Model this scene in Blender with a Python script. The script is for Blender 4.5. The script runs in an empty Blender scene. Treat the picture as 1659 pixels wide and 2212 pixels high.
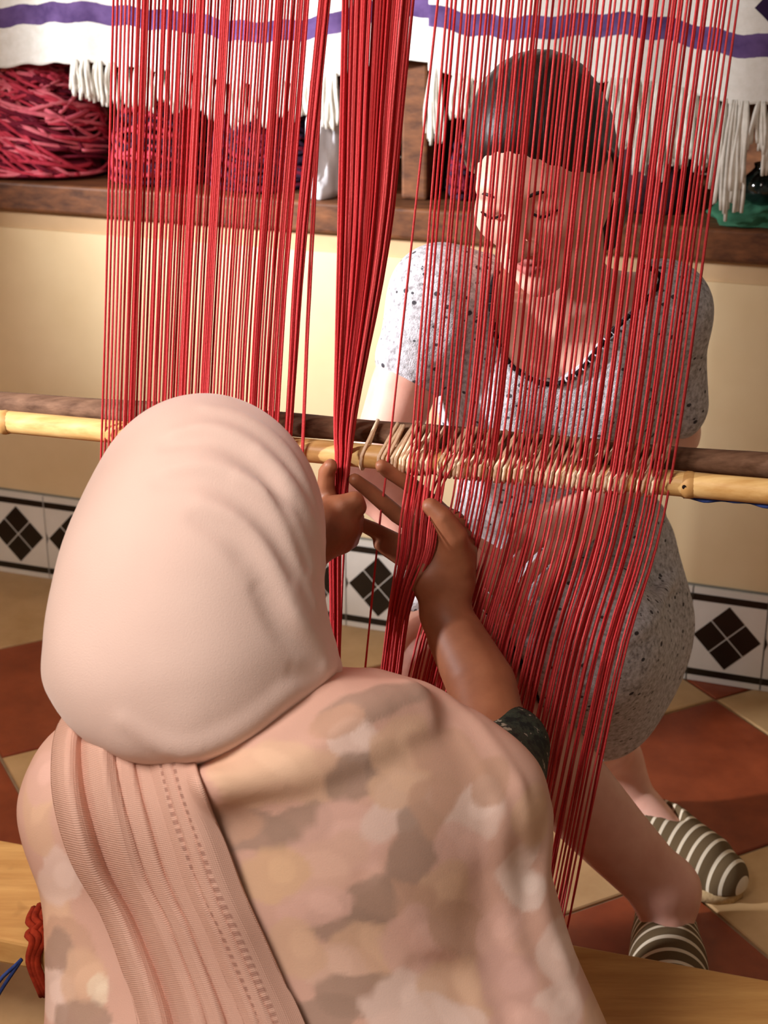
import bpy, math, random
import numpy as np
from mathutils import Vector, Matrix
random.seed(7); RNG = np.random.default_rng(7)
scene = bpy.context.scene
C = scene.collection

# ------------------------------------------------------------------ camera
F, TH, H = 3300.0, math.radians(22.0), 1.25          # focal length in px of a 1659x2212 frame, pitch, height
CT, ST = math.cos(TH), math.sin(TH)
cam = bpy.data.objects.new('camera', bpy.data.cameras.new('camera')); C.objects.link(cam)
cam.location = (0, 0, H); cam.rotation_euler = (math.pi/2 - TH, 0, 0)
cam.data.sensor_fit = 'VERTICAL'; cam.data.sensor_height = 36.0
cam.data.lens = F/2212.0*36.0
cam.data.clip_start = 0.05
cam.data.dof.use_dof = True; cam.data.dof.focus_distance = 1.48; cam.data.dof.aperture_fstop = 10.0
scene.camera = cam
# ------------------------------------------------------------------ light
scene.view_settings.view_transform = 'Standard'; scene.view_settings.look = 'None'
scene.view_settings.gamma = 1.0; scene.view_settings.use_curve_mapping = False
scene.view_settings.exposure = 0.0
world = bpy.data.worlds.new('room_ambient'); scene.world = world; world.use_nodes = True
bg = world.node_tree.nodes['Background']; bg.inputs[0].default_value = (1.0, 0.80, 0.62, 1); bg.inputs[1].default_value = 0.18
def area(name, loc, target, sx, sy, power, col):
    l = bpy.data.lights.new(name, 'AREA'); l.shape = 'RECTANGLE'; l.size = sx; l.size_y = sy; l.energy = power; l.color = col
    o = bpy.data.objects.new(name, l); C.objects.link(o); o.location = loc
    o.rotation_euler = (Vector(target)-Vector(loc)).to_track_quat('-Z', 'Y').to_euler(); return o
area('window_daylight', (-3.886, 0.815, 1.95), (0.15, 1.65, 0.80), 0.32, 0.45, 680, (0.96, 0.97, 1.0))
area('weaver_fill', (-0.75, 0.30, 1.85), (-0.08, 1.1, 0.5), 0.5, 0.5, 25, (1.0, 0.88, 0.80))  # added fill light for the weaver, no fixture behind it

# ------------------------------------------------------------------ pixel -> place
def ray(px, py):
    dx = (px-829.5)/F; dy = (py-1106.0)/F
    return np.array([dx, CT-dy*ST, -ST-dy*CT])
O = np.array([0, 0, H])
def P(px, py, fwd):                       # at a horizontal distance in front of the camera
    v = ray(px, py); return O + v*(fwd/v[1])
def Pz(px, py, z=0.0):                    # on a horizontal surface
    v = ray(px, py); return O + v*((z-H)/v[2])
def frame(deg, f0):
    a = math.radians(deg)
    return np.array([math.cos(a), -math.sin(a), 0]), np.array([math.sin(a), math.cos(a), 0]), np.array([0, f0, 0])
WALL = frame(19.4, 2.519)                 # along the back wall, into the wall, a point on it
LOOM = frame(16.5, 1.430)
def on(fr, px, py, off=0.0):              # on a vertical plane (wall or loom), off = further away
    u, n, o = fr; v = ray(px, py)
    return O + v*(((o-O).dot(n)+off)/v.dot(n))
def at(fr, s, t, z):
    u, n, o = fr; return o + u*s + n*t + np.array([0, 0, z])
def s_of(fr, p): return float((np.asarray(p)-fr[2]).dot(fr[0]))

# ------------------------------------------------------------------ materials
def lin(c):
    return tuple((x/255/12.92 if x/255 <= .04045 else ((x/255+.055)/1.055)**2.4) for x in c) + (1,)
class N:
    def __init__(s, name, rough=.6, spec=.3):
        s.m = bpy.data.materials.new(name); s.m.use_nodes = True; s.t = s.m.node_tree
        s.b = s.t.nodes['Principled BSDF']; s.b.inputs['Roughness'].default_value = rough
        s.b.inputs['Specular IOR Level'].default_value = spec
    def n(s, typ, **kw):
        x = s.t.nodes.new(typ)
        for k, v in kw.items():
            if k.startswith('i_'): x.inputs[k[2:].replace('_', ' ')].default_value = v
            else: setattr(x, k, v)
        return x
    def l(s, a, b): s.t.links.new(a, b)
    def coord(s, kind='Object', scale=(1, 1, 1), rot=(0, 0, 0)):
        t = s.n('ShaderNodeTexCoord'); mp = s.n('ShaderNodeMapping'); mp.inputs['Scale'].default_value = scale; mp.inputs['Rotation'].default_value = rot
        s.l(t.outputs[kind], mp.inputs[0]); return mp.outputs[0]
    def noise(s, co, scale, detail=3, rough=.6):
        x = s.n('ShaderNodeTexNoise'); x.inputs['Scale'].default_value = scale; x.inputs['Detail'].default_value = detail; x.inputs['Roughness'].default_value = rough
        s.l(co, x.inputs['Vector']); return x.outputs['Fac']
    def ramp(s, fac, stops, interp='LINEAR'):
        x = s.n('ShaderNodeValToRGB'); x.color_ramp.interpolation = interp
        e = x.color_ramp.elements
        while len(e) < len(stops): e.new(.5)
        for i, (p, c) in enumerate(stops): e[i].position = p; e[i].color = lin(c) if len(c) == 3 else c
        s.l(fac, x.inputs[0]); return x.outputs[0]
    def mix(s, fac, a, b, mode='MIX'):
        x = s.n('ShaderNodeMix', data_type='RGBA', blend_type=mode)
        for sock, v in ((0, fac), (6, a), (7, b)):
            if hasattr(v, 'links'): s.l(v, x.inputs[sock])
            else: x.inputs[sock].default_value = v if sock == 0 else lin(v)
        return x.outputs[2]
    def math(s, op, a, b=0.0):
        x = s.n('ShaderNodeMath', operation=op)
        for i, v in enumerate((a, b)):
            if hasattr(v, 'links'): s.l(v, x.inputs[i])
            else: x.inputs[i].default_value = v
        return x.outputs[0]
    def col(s, v):
        if hasattr(v, 'links'): s.l(v, s.b.inputs['Base Color'])
        else: s.b.inputs['Base Color'].default_value = lin(v)
        return s
    def bump(s, h, strength=.3, dist=.002):
        x = s.n('ShaderNodeBump'); x.inputs['Strength'].default_value = strength; x.inputs['Distance'].default_value = dist
        s.l(h, x.inputs['Height']); s.l(x.outputs[0], s.b.inputs['Normal']); return s
M = {}
def simple(name, a, b, scale, rough=.6, spec=.3, bump=0, bdist=.002, stretch=(1, 1, 1), kind='Object'):
    k = N(name, rough, spec); co = k.coord(kind, stretch); f = k.noise(co, scale, 4)
    k.col(k.ramp(f, [(.3, a), (.7, b)]))
    if bump: k.bump(f, bump, bdist)
    M[name] = k.m; return k
simple('plaster', (226, 200, 156), (236, 212, 170), 5, .75, .2, .15, .001)
simple('plaster_strip', (196, 164, 124), (210, 178, 138), 9, .7, .2, .15, .001)  # darker plaster tone for the strip below the shelf
simple('wood_dark', (70, 40, 24), (128, 80, 48), 9, .55, .3, .3, .002, (1, 8, 8))
simple('terracotta', (124, 52, 26), (156, 74, 42), 14, .4, .4, .1, .001)
simple('tile_cream', (186, 150, 104), (208, 172, 126), 12, .4, .4, .1, .001)
simple('grout', (150, 126, 98), (170, 146, 118), 30, .9, .1)
simple('tile_white', (222, 220, 212), (236, 234, 228), 8, .25, .5)
simple('tile_black', (22, 18, 14), (34, 28, 22), 20, .3, .5)
simple('tile_joint', (120, 118, 112), (140, 138, 130), 20, .6, .3)
simple('bamboo', (196, 146, 82), (232, 192, 128), 10, .4, .4, .15, .001, (1, 9, 9))
simple('bamboo_node', (170, 120, 66), (214, 168, 104), 25, .5, .3)
simple('branch', (70, 44, 28), (134, 100, 78), 16, .8, .2, .5, .002, (1, 5, 5))
simple('heddle_cord', (226, 196, 160), (244, 220, 190), 300, .9, .1)
simple('yarn_red', (164, 40, 58), (210, 74, 92), 40, .9, .1, .3, .001)
simple('yarn_pink', (206, 84, 104), (232, 128, 138), 40, .9, .1, .3, .001)
simple('yarn_burgundy', (84, 20, 38), (130, 36, 54), 40, .9, .1, .3, .001)
simple('yarn_plum', (40, 22, 38), (70, 40, 60), 40, .9, .1, .3, .001)
simple('white_cloth', (226, 226, 234), (244, 242, 246), 18, .85, .2, .3, .002)
simple('green_cloth', (46, 96, 70), (70, 126, 96), 18, .8, .2, .3, .002)
simple('plum_cloth', (44, 22, 30), (72, 40, 48), 18, .85, .2, .3, .002)
simple('fringe', (214, 208, 196), (238, 234, 224), 60, .95, .1, .4, .001)
simple('hair', (22, 13, 13), (46, 28, 25), 60, .45, .4, .5, .002, (6, 1, 1))
simple('hair_fine', (26, 16, 14), (44, 28, 24), 60, .6, .3)
simple('lower_wood', (190, 146, 84), (220, 178, 112), 8, .5, .3, .1, .001, (1, 7, 7))
simple('blue_yarn', (36, 48, 96), (58, 74, 130), 90, .9, .1)
simple('rust_yarn', (110, 30, 14), (156, 50, 26), 90, .9, .1, .4, .001)
simple('jute', (176, 146, 104), (206, 178, 134), 160, .9, .1, .5, .002)
simple('jar_glass', (8, 16, 14), (16, 28, 24), 5, .06, .8)
simple('gold', (206, 190, 160), (236, 224, 200), 5, .2, .8)
k = N('sky_glass', .1); k.col((200, 215, 235)); M['pane'] = k.m
# warp yarn: two shades and a ply twist
k = N('warp_yarn', .85, .15); co = k.coord('Object'); f = k.noise(co, 35, 2); f2 = k.noise(co, 420, 2)
oi = k.n('ShaderNodeObjectInfo')
base = k.mix(oi.outputs['Random'], (190, 46, 50), (214, 84, 84)); base = k.mix(k.math('MULTIPLY', f2, .35), base, (130, 18, 28))
k.col(base).bump(f2, .6, .001); M['warp_yarn'] = k.m
# plank wood: planed board with knots
k = N('plank', .5, .3); co = k.coord('Object', (1.2, 9, 9)); f = k.noise(co, 6, 5); k2 = k.noise(k.coord('Object', (1, 1.6, 1)), 9, 2)
cbase = k.ramp(f, [(.25, (176, 124, 66)), (.75, (214, 166, 100))]); knot = k.ramp(k2, [(.66, (255, 255, 255)), (.74, (120, 78, 44))])
k.col(k.mix(1.0, cbase, knot, 'MULTIPLY')).bump(f, .15, .001); M['plank'] = k.m
# skin
def skin(name, a, b, lip):
    k = N(name, .5, .35); co = k.coord('Object'); f = k.noise(co, 28, 4); f2 = k.noise(co, 500, 2)
    base = k.ramp(f, [(.3, a), (.7, b)])
    at_ = k.n('ShaderNodeAttribute', attribute_name='tint')
    k.col(k.mix(at_.outputs['Fac'], base, lip)); k.bump(f2, .12, .0006)
    k.b.inputs['Subsurface Weight'].default_value = .12; k.b.inputs['Subsurface Radius'].default_value = (.012, .005, .003); k.b.inputs['Subsurface Scale'].default_value = .6
    M[name] = k.m
skin('skin_fair', (226, 168, 148), (238, 186, 166), (176, 84, 84))
skin('skin_brown', (132, 80, 54), (154, 98, 68), (110, 60, 48))
# pink jersey hijab
k = N('hijab_jersey', .9, .1); co = k.coord('Object'); f = k.noise(co, 6, 3); f2 = k.noise(co, 900, 2)
k.col(k.ramp(f, [(.3, (232, 202, 190)), (.7, (240, 212, 200))])).bump(f2, .25, .0012); k.b.inputs['Sheen Weight'].default_value = .35; M['hijab_jersey'] = k.m
# knitted scarf: ribs and two ladder rows from its own UVs
k = N('scarf_knit', .9, .1); tc = k.n('ShaderNodeTexCoord'); sx = k.n('ShaderNodeSeparateXYZ'); k.l(tc.outputs['UV'], sx.inputs[0])
U, V = sx.outputs[0], sx.outputs[1]
row = k.math('SINE', k.math('MULTIPLY', V, 1300.0)); wale = k.math('SINE', k.math('MULTIPLY', U, 500.0))
kn = k.math('ADD', row, k.math('MULTIPLY', wale, .6))
def band(c, w): return k.math('LESS_THAN', k.math('ABSOLUTE', k.math('SUBTRACT', U, c)), w)
lad = k.math('MULTIPLY', k.math('MAXIMUM', band(.735, .014), band(.83, .014)), k.math('GREATER_THAN', k.math('SINE', k.math('MULTIPLY', V, 300.0)), -.1))
base = k.ramp(k.noise(k.coord('Object'), 7, 3), [(.3, (216, 172, 154)), (.7, (230, 188, 170))])
base = k.mix(k.math('MULTIPLY', k.math('GREATER_THAN', kn, .8), .10), base, (180, 132, 118))
k.col(k.mix(k.math('MULTIPLY', lad, .55), base, (150, 104, 92))).bump(k.math('SUBTRACT', kn, k.math('MULTIPLY', lad, 3.0)), .35, .0008); M['scarf_knit'] = k.m
# printed shawl: blotches carried by the cloth's own colour attribute, soft weave
k = N('floral_voile', .9, .1); at_ = k.n('ShaderNodeAttribute', attribute_name='print'); co = k.coord('Object')
f = k.noise(co, 30, 4); f2 = k.noise(co, 1000, 2)
k.col(k.mix(k.math('MULTIPLY', f, .18), at_.outputs['Color'], (240, 206, 190))).bump(f2, .2, .001); M['floral_voile'] = k.m
# dark patterned tunic
k = N('tunic', .8, .2); co = k.coord('Object')
k.col(k.ramp(k.noise(co, 85, 3), [(.40, (26, 28, 26)), (.52, (52, 58, 46)), (.60, (40, 38, 36)), (.66, (150, 142, 124))])); M['tunic'] = k.m
# heather knit dress
k = N('heather_knit', .95, .1); co = k.coord('Object'); f = k.noise(co, 160, 3, .7); f0 = k.noise(co, 700, 2)
v = k.n('ShaderNodeTexVoronoi'); v.inputs['Scale'].default_value = 85; k.l(k.coord('Object', (1, 1, 1.35)), v.inputs['Vector'])
vn = k.n('ShaderNodeSeparateColor'); k.l(v.outputs['Color'], vn.inputs[0])
spk = k.math('LESS_THAN', v.outputs['Distance'], k.math('MULTIPLY', k.math('SUBTRACT', vn.outputs[0], .38), .55))
base = k.ramp(f, [(.32, (140, 136, 138)), (.5, (192, 190, 194)), (.68, (220, 218, 224))])
k.col(k.mix(k.math('MULTIPLY', spk, .9), base, (44, 40, 44))).bump(k.math('ADD', f0, f), .6, .002); M['heather_knit'] = k.m
k = N('dark_trim', .9, .1); k.col((26, 18, 20)); M['dark_trim'] = k.m
k = N('lash', .8, .1); k.col((30, 18, 16)); M['lash'] = k.m
# striped canvas shoe: stripes run across the foot
k = N('striped_canvas', .9, .1); at_ = k.n('ShaderNodeAttribute', attribute_name='along')
fr_ = k.math('FRACT', k.math('DIVIDE', at_.outputs['Fac'], .0165)); st = k.math('LESS_THAN', fr_, .27); f = k.noise(k.coord('Object'), 500, 2)
k.col(k.mix(st, (104, 86, 62), (222, 208, 184))).bump(f, .3, .001); M['striped_canvas'] = k.m
# woven blanket: purple band at a set height above its lower edge, a diamond motif
k = N('blanket', .95, .1); tc = k.n('ShaderNodeTexCoord'); sx = k.n('ShaderNodeSeparateXYZ'); k.l(tc.outputs['UV'], sx.inputs[0]); U, V = sx.outputs[0], sx.outputs[1]
f = k.noise(tc.outputs['UV'], 60, 3); fw = k.math('SINE', k.math('MULTIPLY', V, 2600.0))
wob = k.math('MULTIPLY', k.math('SUBTRACT', f, .5), .004)
def bandv(c, w): return k.math('LESS_THAN', k.math('ABSOLUTE', k.math('SUBTRACT', k.math('ADD', V, wob), c)), w)
dia = k.math('LESS_THAN', k.math('ADD', k.math('ABSOLUTE', k.math('SUBTRACT', U, .608)), k.math('ABSOLUTE', k.math('SUBTRACT', V, .136))), .036)
pur = k.ramp(k.noise(tc.outputs['UV'], 25, 3), [(.3, (74, 54, 98)), (.7, (112, 88, 138))])
base = k.ramp(f, [(.3, (226, 222, 212)), (.7, (240, 237, 230))])
base = k.mix(bandv(.083, .0165), base, pur); k.col(k.mix(dia, base, (52, 36, 66))).bump(k.math('ADD', fw, k.math('MULTIPLY', f, 2.0)), .35, .001); M['blanket'] = k.m

# ------------------------------------------------------------------ object helpers
def tag(o, label=None, cat=None, group=None, kind=None):
    for key, v in (('label', label), ('category', cat), ('group', group), ('kind', kind)):
        if v: o[key] = v
    return o
def thing(name, label, cat, loc, group=None):
    o = bpy.data.objects.new(name, None); C.objects.link(o); o.location = tuple(loc); o.empty_display_size = .05
    return tag(o, label, cat, group)
def root_loc(o):
    v = Vector((0, 0, 0))
    while o is not None: v += o.location; o = o.parent
    return v
def link(name, me, mat, parent=None, label=None):
    o = bpy.data.objects.new(name, me); C.objects.link(o)
    for m_ in (mat if isinstance(mat, (list, tuple)) else [mat]):
        if me.materials.find(M[m_].name) < 0 or isinstance(mat, (list, tuple)): me.materials.append(M[m_])
    if parent is not None: o.parent = parent; o.location = -root_loc(parent)
    if label: o['label'] = label
    return o
def mesh(name, v, f, smooth=True, matidx=None):
    me = bpy.data.meshes.new(name); me.from_pydata([tuple(map(float, p)) for p in v], [], [tuple(map(int, q)) for q in f])
    if smooth: me.polygons.foreach_set('use_smooth', [True]*len(me.polygons))
    if matidx: me.polygons.foreach_set('material_index', matidx)
    me.update(); return me
class MB:
    def __init__(s): s.v = []; s.f = []; s.mi = []
    def add(s, v, f, mi=0):
        n = len(s.v); s.v += [tuple(p) for p in v]; s.f += [tuple(i+n for i in q) for q in f]; s.mi += [mi]*len(f); return s
    def box(s, o, ax, ay, az, mi=0):          # corner o and three edge vectors
        o, ax, ay, az = map(np.asarray, (o, ax, ay, az))
        v = [o, o+ax, o+ax+ay, o+ay, o+az, o+ax+az, o+ax+ay+az, o+ay+az]
        return s.add(v, [(0, 3, 2, 1), (4, 5, 6, 7), (0, 1, 5, 4), (1, 2, 6, 5), (2, 3, 7, 6), (3, 0, 4, 7)], mi)
    def tube(s, pts, r, seg=6, mi=0, caps=True, squash=None):
        pts = [np.asarray(p, float) for p in pts]; n = len(pts)
        rs = [r]*n if np.isscalar(r) else list(r)
        V_, F_ = [], []; up = None
        for i in range(n):
            t = pts[min(i+1, n-1)]-pts[max(i-1, 0)]; t = t/(np.linalg.norm(t)+1e-9)
            if up is None:
                up = np.array([0, 0, 1.]) if abs(t[2]) < .8 else np.array([1., 0, 0])
            a = up-t*up.dot(t); a /= np.linalg.norm(a)+1e-9; b = np.cross(t, a); up = a
            for j in range(seg):
                q = 2*math.pi*j/seg; V_.append(pts[i]+(a*math.cos(q)+b*math.sin(q))*rs[i])
        for i in range(n-1):
            for j in range(seg):
                k_ = (j+1) % seg; F_.append((i*seg+j, i*seg+k_, (i+1)*seg+k_, (i+1)*seg+j))
        if caps: F_.append(tuple(range(seg-1, -1, -1))); F_.append(tuple((n-1)*seg+j for j in range(seg)))
        return s.add(V_, F_, mi)
    def mesh(s, name, smooth=True): return mesh(name, s.v, s.f, smooth, s.mi if any(s.mi) else None)
    def build(s, name, mat, parent=None, smooth=True, label=None): return link(name, s.mesh(name, smooth), mat, parent, label)
def spline(pts, n):
    pts = [np.asarray(p, float) for p in pts]
    if len(pts) == 2: return [pts[0]+(pts[1]-pts[0])*i/(n-1) for i in range(n)]
    q = [2*pts[0]-pts[1]]+pts+[2*pts[-1]-pts[-2]]; out = []
    for i in range(n):
        x = i/(n-1)*(len(pts)-1); j = min(int(x), len(pts)-2); t = x-j; a, b, c_, d = q[j:j+4]
        out.append(.5*((2*b)+(c_-a)*t+(2*a-5*b+4*c_-d)*t*t+(3*b-a-3*c_+d)*t**3))
    return out
def bevel(o, w, seg=2):
    m_ = o.modifiers.new('bevel', 'BEVEL'); m_.width = w; m_.segments = seg; m_.limit_method = 'ANGLE'; return o

# ------------------------------------------------------------------ soft-body modelling: blended distance field -> surface
def axis(*runs):
    out = []
    for a, b, st in runs: out += list(np.arange(a, b-st*.5, st))
    return np.array(out+[runs[-1][1]], np.float32)
class Field:
    def __init__(s, ax, ay, az):
        s.ax, s.ay, s.az = ax, ay, az; s.D = np.full((len(ax), len(ay), len(az)), .25, np.float32)
    def put(s, fn, lo, hi, k=.01, mode='u'):
        sl = []
        for a, l, h in zip((s.ax, s.ay, s.az), lo, hi):
            i, j = np.searchsorted(a, l), np.searchsorted(a, h)
            if j <= i: return s
            sl.append(slice(i, j))
        X = s.ax[sl[0]][:, None, None]; Y = s.ay[sl[1]][None, :, None]; Z = s.az[sl[2]][None, None, :]
        d = fn(X, Y, Z).astype(np.float32); D = s.D[tuple(sl)]; k = np.float32(max(k, 1e-5))
        if mode == 'u':
            h = np.clip(.5+.5*(D-d)/k, 0, 1); s.D[tuple(sl)] = D*(1-h)+d*h-k*h*(1-h)
        else:                                            # subtract
            d = -d; h = np.clip(.5-.5*(D-d)/k, 0, 1); s.D[tuple(sl)] = D*(1-h)+d*h+k*h*(1-h)
        return s
    def cone(s, pts, rs, k=.01, mode='u', pad=.03):
        pts = np.asarray(pts, np.float32); rs = [rs]*len(pts) if np.isscalar(rs) else rs
        m = max(rs)+k+pad; lo = pts.min(0)-m; hi = pts.max(0)+m
        def fn(X, Y, Z):
            best = None
            for a, b, r1, r2 in zip(pts[:-1], pts[1:], rs[:-1], rs[1:]):
                ba = b-a; L = float(ba.dot(ba))+1e-9
                t = np.clip(((X-a[0])*ba[0]+(Y-a[1])*ba[1]+(Z-a[2])*ba[2])/L, 0, 1)
                d = np.sqrt((X-a[0]-t*ba[0])**2+(Y-a[1]-t*ba[1])**2+(Z-a[2]-t*ba[2])**2)-(r1+(r2-r1)*t)
                best = d if best is None else np.minimum(best, d)
            return best
        return s.put(fn, lo, hi, k, mode)
    def ball(s, c, r, k=.01, mode='u'):
        c = np.asarray(c, float); return s.cone([c, c+1e-4], r, k, mode)
    def ell(s, c, r, R=None, k=.01, mode='u'):
        c = np.asarray(c, np.float32); r = np.asarray(r, np.float32); R = np.eye(3) if R is None else np.asarray(R)
        m = max(r)+k+.03
        def fn(X, Y, Z):
            x, y, z = X-c[0], Y-c[1], Z-c[2]
            q = [(x*R[0, i]+y*R[1, i]+z*R[2, i]) for i in range(3)]
            k0 = np.sqrt(sum((q[i]/r[i])**2 for i in range(3)))+1e-6; k1 = np.sqrt(sum((q[i]/r[i]**2)**2 for i in range(3)))+1e-6
            return k0*(k0-1)/k1
        return s.put(fn, c-m, c+m, k, mode)
    def warp(s, fn): s.D += fn(s.ax[:, None, None], s.ay[None, :, None], s.az[None, None, :]).astype(np.float32); return s
    def value(s, p):
        ix = [float(np.interp(p[i], a, np.arange(len(a)))) for i, a in enumerate((s.ax, s.ay, s.az))]
        b = [min(int(x), n-2) for x, n in zip(ix, s.D.shape)]; f = [x-y for x, y in zip(ix, b)]; v = 0
        for di in (0, 1):
            for dj in (0, 1):
                for dk in (0, 1):
                    v += s.D[b[0]+di, b[1]+dj, b[2]+dk]*(f[0] if di else 1-f[0])*(f[1] if dj else 1-f[1])*(f[2] if dk else 1-f[2])
        return v
    def hit(s, px, py, f0, f1, step=.004):               # where the sight line through a photo pixel first meets the surface
        last = None
        for fw in np.arange(f0, f1, step):
            v = s.value(P(px, py, fw))
            if v < 0:
                if last is None: return P(px, py, fw)
                t = last/(last-v); return P(px, py, fw-step+step*t)
            last = v
        return None
    def normal(s, p, e=.004):
        g = np.array([s.value(p+np.eye(3)[i]*e)-s.value(p-np.eye(3)[i]*e) for i in range(3)]); return g/(np.linalg.norm(g)+1e-9)
    def surface(s):
        D = s.D; I = D < 0; nx, ny, nz = D.shape
        cnt = np.zeros((nx-1, ny-1, nz-1), np.int8); sl = [slice(0, -1), slice(1, None)]
        for a in (0, 1):
            for b in (0, 1):
                for c_ in (0, 1): cnt += I[sl[a], sl[b], sl[c_]]
        ci, cj, ck = np.nonzero((cnt > 0) & (cnt < 8)); flat = (ci.astype(np.int64)*(ny-1)+cj)*(nz-1)+ck
        n = len(ci); acc = np.zeros((n, 3)); num = np.zeros(n)
        cor = [(a, b, c_) for a in (0, 1) for b in (0, 1) for c_ in (0, 1)]
        val = {q: D[ci+q[0], cj+q[1], ck+q[2]].astype(float) for q in cor}
        pos = {q: np.stack([s.ax[ci+q[0]], s.ay[cj+q[1]], s.az[ck+q[2]]], 1).astype(float) for q in cor}
        for q in cor:
            for d in range(3):
                if q[d] == 0:
                    w = tuple(1 if i == d else q[i] for i in range(3)); a, b = val[q], val[w]; m = (a < 0) != (b < 0)
                    t = np.where(m, a/np.where(m, a-b, 1), 0)
                    acc += np.where(m[:, None], pos[q]+(pos[w]-pos[q])*t[:, None], 0); num += m
        v = acc/num[:, None]; faces = []
        def idx(i, j, k_): return np.searchsorted(flat, (i.astype(np.int64)*(ny-1)+j)*(nz-1)+k_)
        for d in range(3):
            a = [slice(None)]*3; b = [slice(None)]*3; a[d] = slice(0, -1); b[d] = slice(1, None)
            A, B = I[tuple(a)], I[tuple(b)]; i, j, k_ = np.nonzero(A != B)
            g = [i, j, k_]; o = [x for x in range(3) if x != d]
            ok = (g[o[0]] > 0) & (g[o[1]] > 0) & (g[o[0]] < D.shape[o[0]]-1) & (g[o[1]] < D.shape[o[1]]-1)
            g = [x[ok] for x in g]; ins = A[i, j, k_][ok]; qs = []
            for da, db in ((-1, -1), (0, -1), (0, 0), (-1, 0)):
                h = [x.copy() for x in g]; h[o[0]] = h[o[0]]+da; h[o[1]] = h[o[1]]+db; qs.append(idx(*h))
            q = np.stack(qs, 1); flip = ins if d != 1 else ~ins
            q[~flip] = q[~flip][:, ::-1]; faces.append(q)
        return v, np.concatenate(faces)
    def build(s, name, mat, parent, relax=1, label=None, attr=None):
        v, f = s.surface()
        for _ in range(relax):
            acc = np.zeros_like(v); num = np.zeros(len(v))
            for a, b in ((0, 1), (1, 2), (2, 3), (3, 0)):
                np.add.at(acc, f[:, a], v[f[:, b]]); np.add.at(num, f[:, a], 1); np.add.at(acc, f[:, b], v[f[:, a]]); np.add.at(num, f[:, b], 1)
            v = v*.45+acc/np.maximum(num, 1)[:, None]*.55
        me = bpy.data.meshes.new(name); me.vertices.add(len(v)); me.vertices.foreach_set('co', v.astype(np.float32).ravel())
        me.loops.add(f.size); me.loops.foreach_set('vertex_index', f.astype(np.int32).ravel())
        me.polygons.add(len(f)); me.polygons.foreach_set('loop_start', np.arange(0, f.size, 4, dtype=np.int32)); me.polygons.foreach_set('loop_total', np.full(len(f), 4, np.int32))
        me.polygons.foreach_set('use_smooth', np.ones(len(f), bool)); me.update(calc_edges=True)
        for an, fn in (attr or {}).items():
            c_ = np.asarray(fn(v), np.float32)
            if c_.ndim == 1:
                a = me.attributes.new(an, 'FLOAT', 'POINT'); a.data.foreach_set('value', c_)
            else:
                a = me.attributes.new(an, 'FLOAT_COLOR', 'POINT'); a.data.foreach_set('color', np.concatenate([c_, np.ones((len(c_), 1), np.float32)], 1).ravel())
        return link(name, me, mat, parent, label)

# ================================================================== the room
FA = math.radians(27.6); N1 = np.array([-math.sin(FA), math.cos(FA), 0]); N2 = np.array([math.cos(FA), math.sin(FA), 0]); TS = .37
fl = MB().box((-2.6, -1.2, -.06), (4.8, 0, 0), (0, 5.2, 0), (0, 0, .056)).build('floor', 'grout', smooth=False); tag(fl, 'floor of large terracotta and cream tiles laid diagonally', kind='structure')
tile_me = {}
for nm in ('terracotta', 'tile_cream'):
    g = .0025; b = .002; hh = TS/2-g
    ring = [(-hh, -hh), (hh, -hh), (hh, hh), (-hh, hh)]
    v = [(x, y, -.010) for x, y in ring]+[(x, y, -.0015) for x, y in ring]+[(x*(1-b/hh), y*(1-b/hh), 0) for x, y in ring]
    f = [(8, 9, 10, 11)]+[(i, (i+1) % 4, 4+(i+1) % 4, 4+i) for i in range(4)]+[(4+i, 4+(i+1) % 4, 8+(i+1) % 4, 8+i) for i in range(4)]
    tile_me[nm] = mesh('floor_tile', v, f, False); tile_me[nm].materials.append(M[nm])
uw, nw, ow = WALL
for k1 in range(-7, 5):
    for k2 in range(-6, 7):
        c_ = N1*(1.373+TS*(k1+.5))+N2*(.428+TS*(k2+.5))
        if (c_-ow).dot(nw) > .20 or (c_-ow).dot(uw) < -1.75 or (c_-ow).dot(uw) > 1.5 or c_[1] < .1: continue
        o = bpy.data.objects.new('floor_tile', tile_me['terracotta' if (k1+k2) % 2 == 0 else 'tile_cream']); C.objects.link(o)
        o.parent = fl; o.location = (c_[0], c_[1], 0); o.rotation_euler = (0, 0, FA)
ZS = .726                                                   # underside of the wooden shelf
wb = MB()
wb.box(at(WALL, -1.9, 0, 0), uw*3.6, nw*.62, (0, 0, ZS-.035))
wall = wb.build('wall_back', 'plaster', smooth=False); tag(wall, 'cream plastered half wall below the wooden shelf', kind='structure')
lip = MB().box(at(WALL, -1.9, .006, ZS-.035), uw*3.6, nw*.6, (0, 0, .035)).build('plaster_strip', 'plaster_strip', wall, False)  # darker strip of the wall right under the shelf
up = MB().box(at(WALL, -1.9, .46, ZS+.055), uw*3.6, nw*.16, (0, 0, 1.9)).build('niche_back', 'wood_dark', wall, False)
# left wall with a tall window opening where the daylight enters
wl = MB(); W0 = -1.9
def lwall(t0, t1, z0, z1, mb, th=.12): mb.box(at(WALL, W0-th, t0, z0), uw*th, nw*(t1-t0), (0, 0, z1-z0))
lwall(-3.6, -2.29, 0, 2.7, wl); lwall(-1.54, .62, 0, 2.7, wl); lwall(-2.29, -1.54, 0, 1.31, wl); lwall(-2.29, -1.54, 2.15, 2.7, wl); lwall(-2.055, -1.955, 1.31, 2.15, wl)  # opening edges and added mid post shape where the daylight falls
tag(wl.build('wall_left', 'plaster', smooth=False), 'cream plaster side wall with a window opening', kind='structure')
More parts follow.
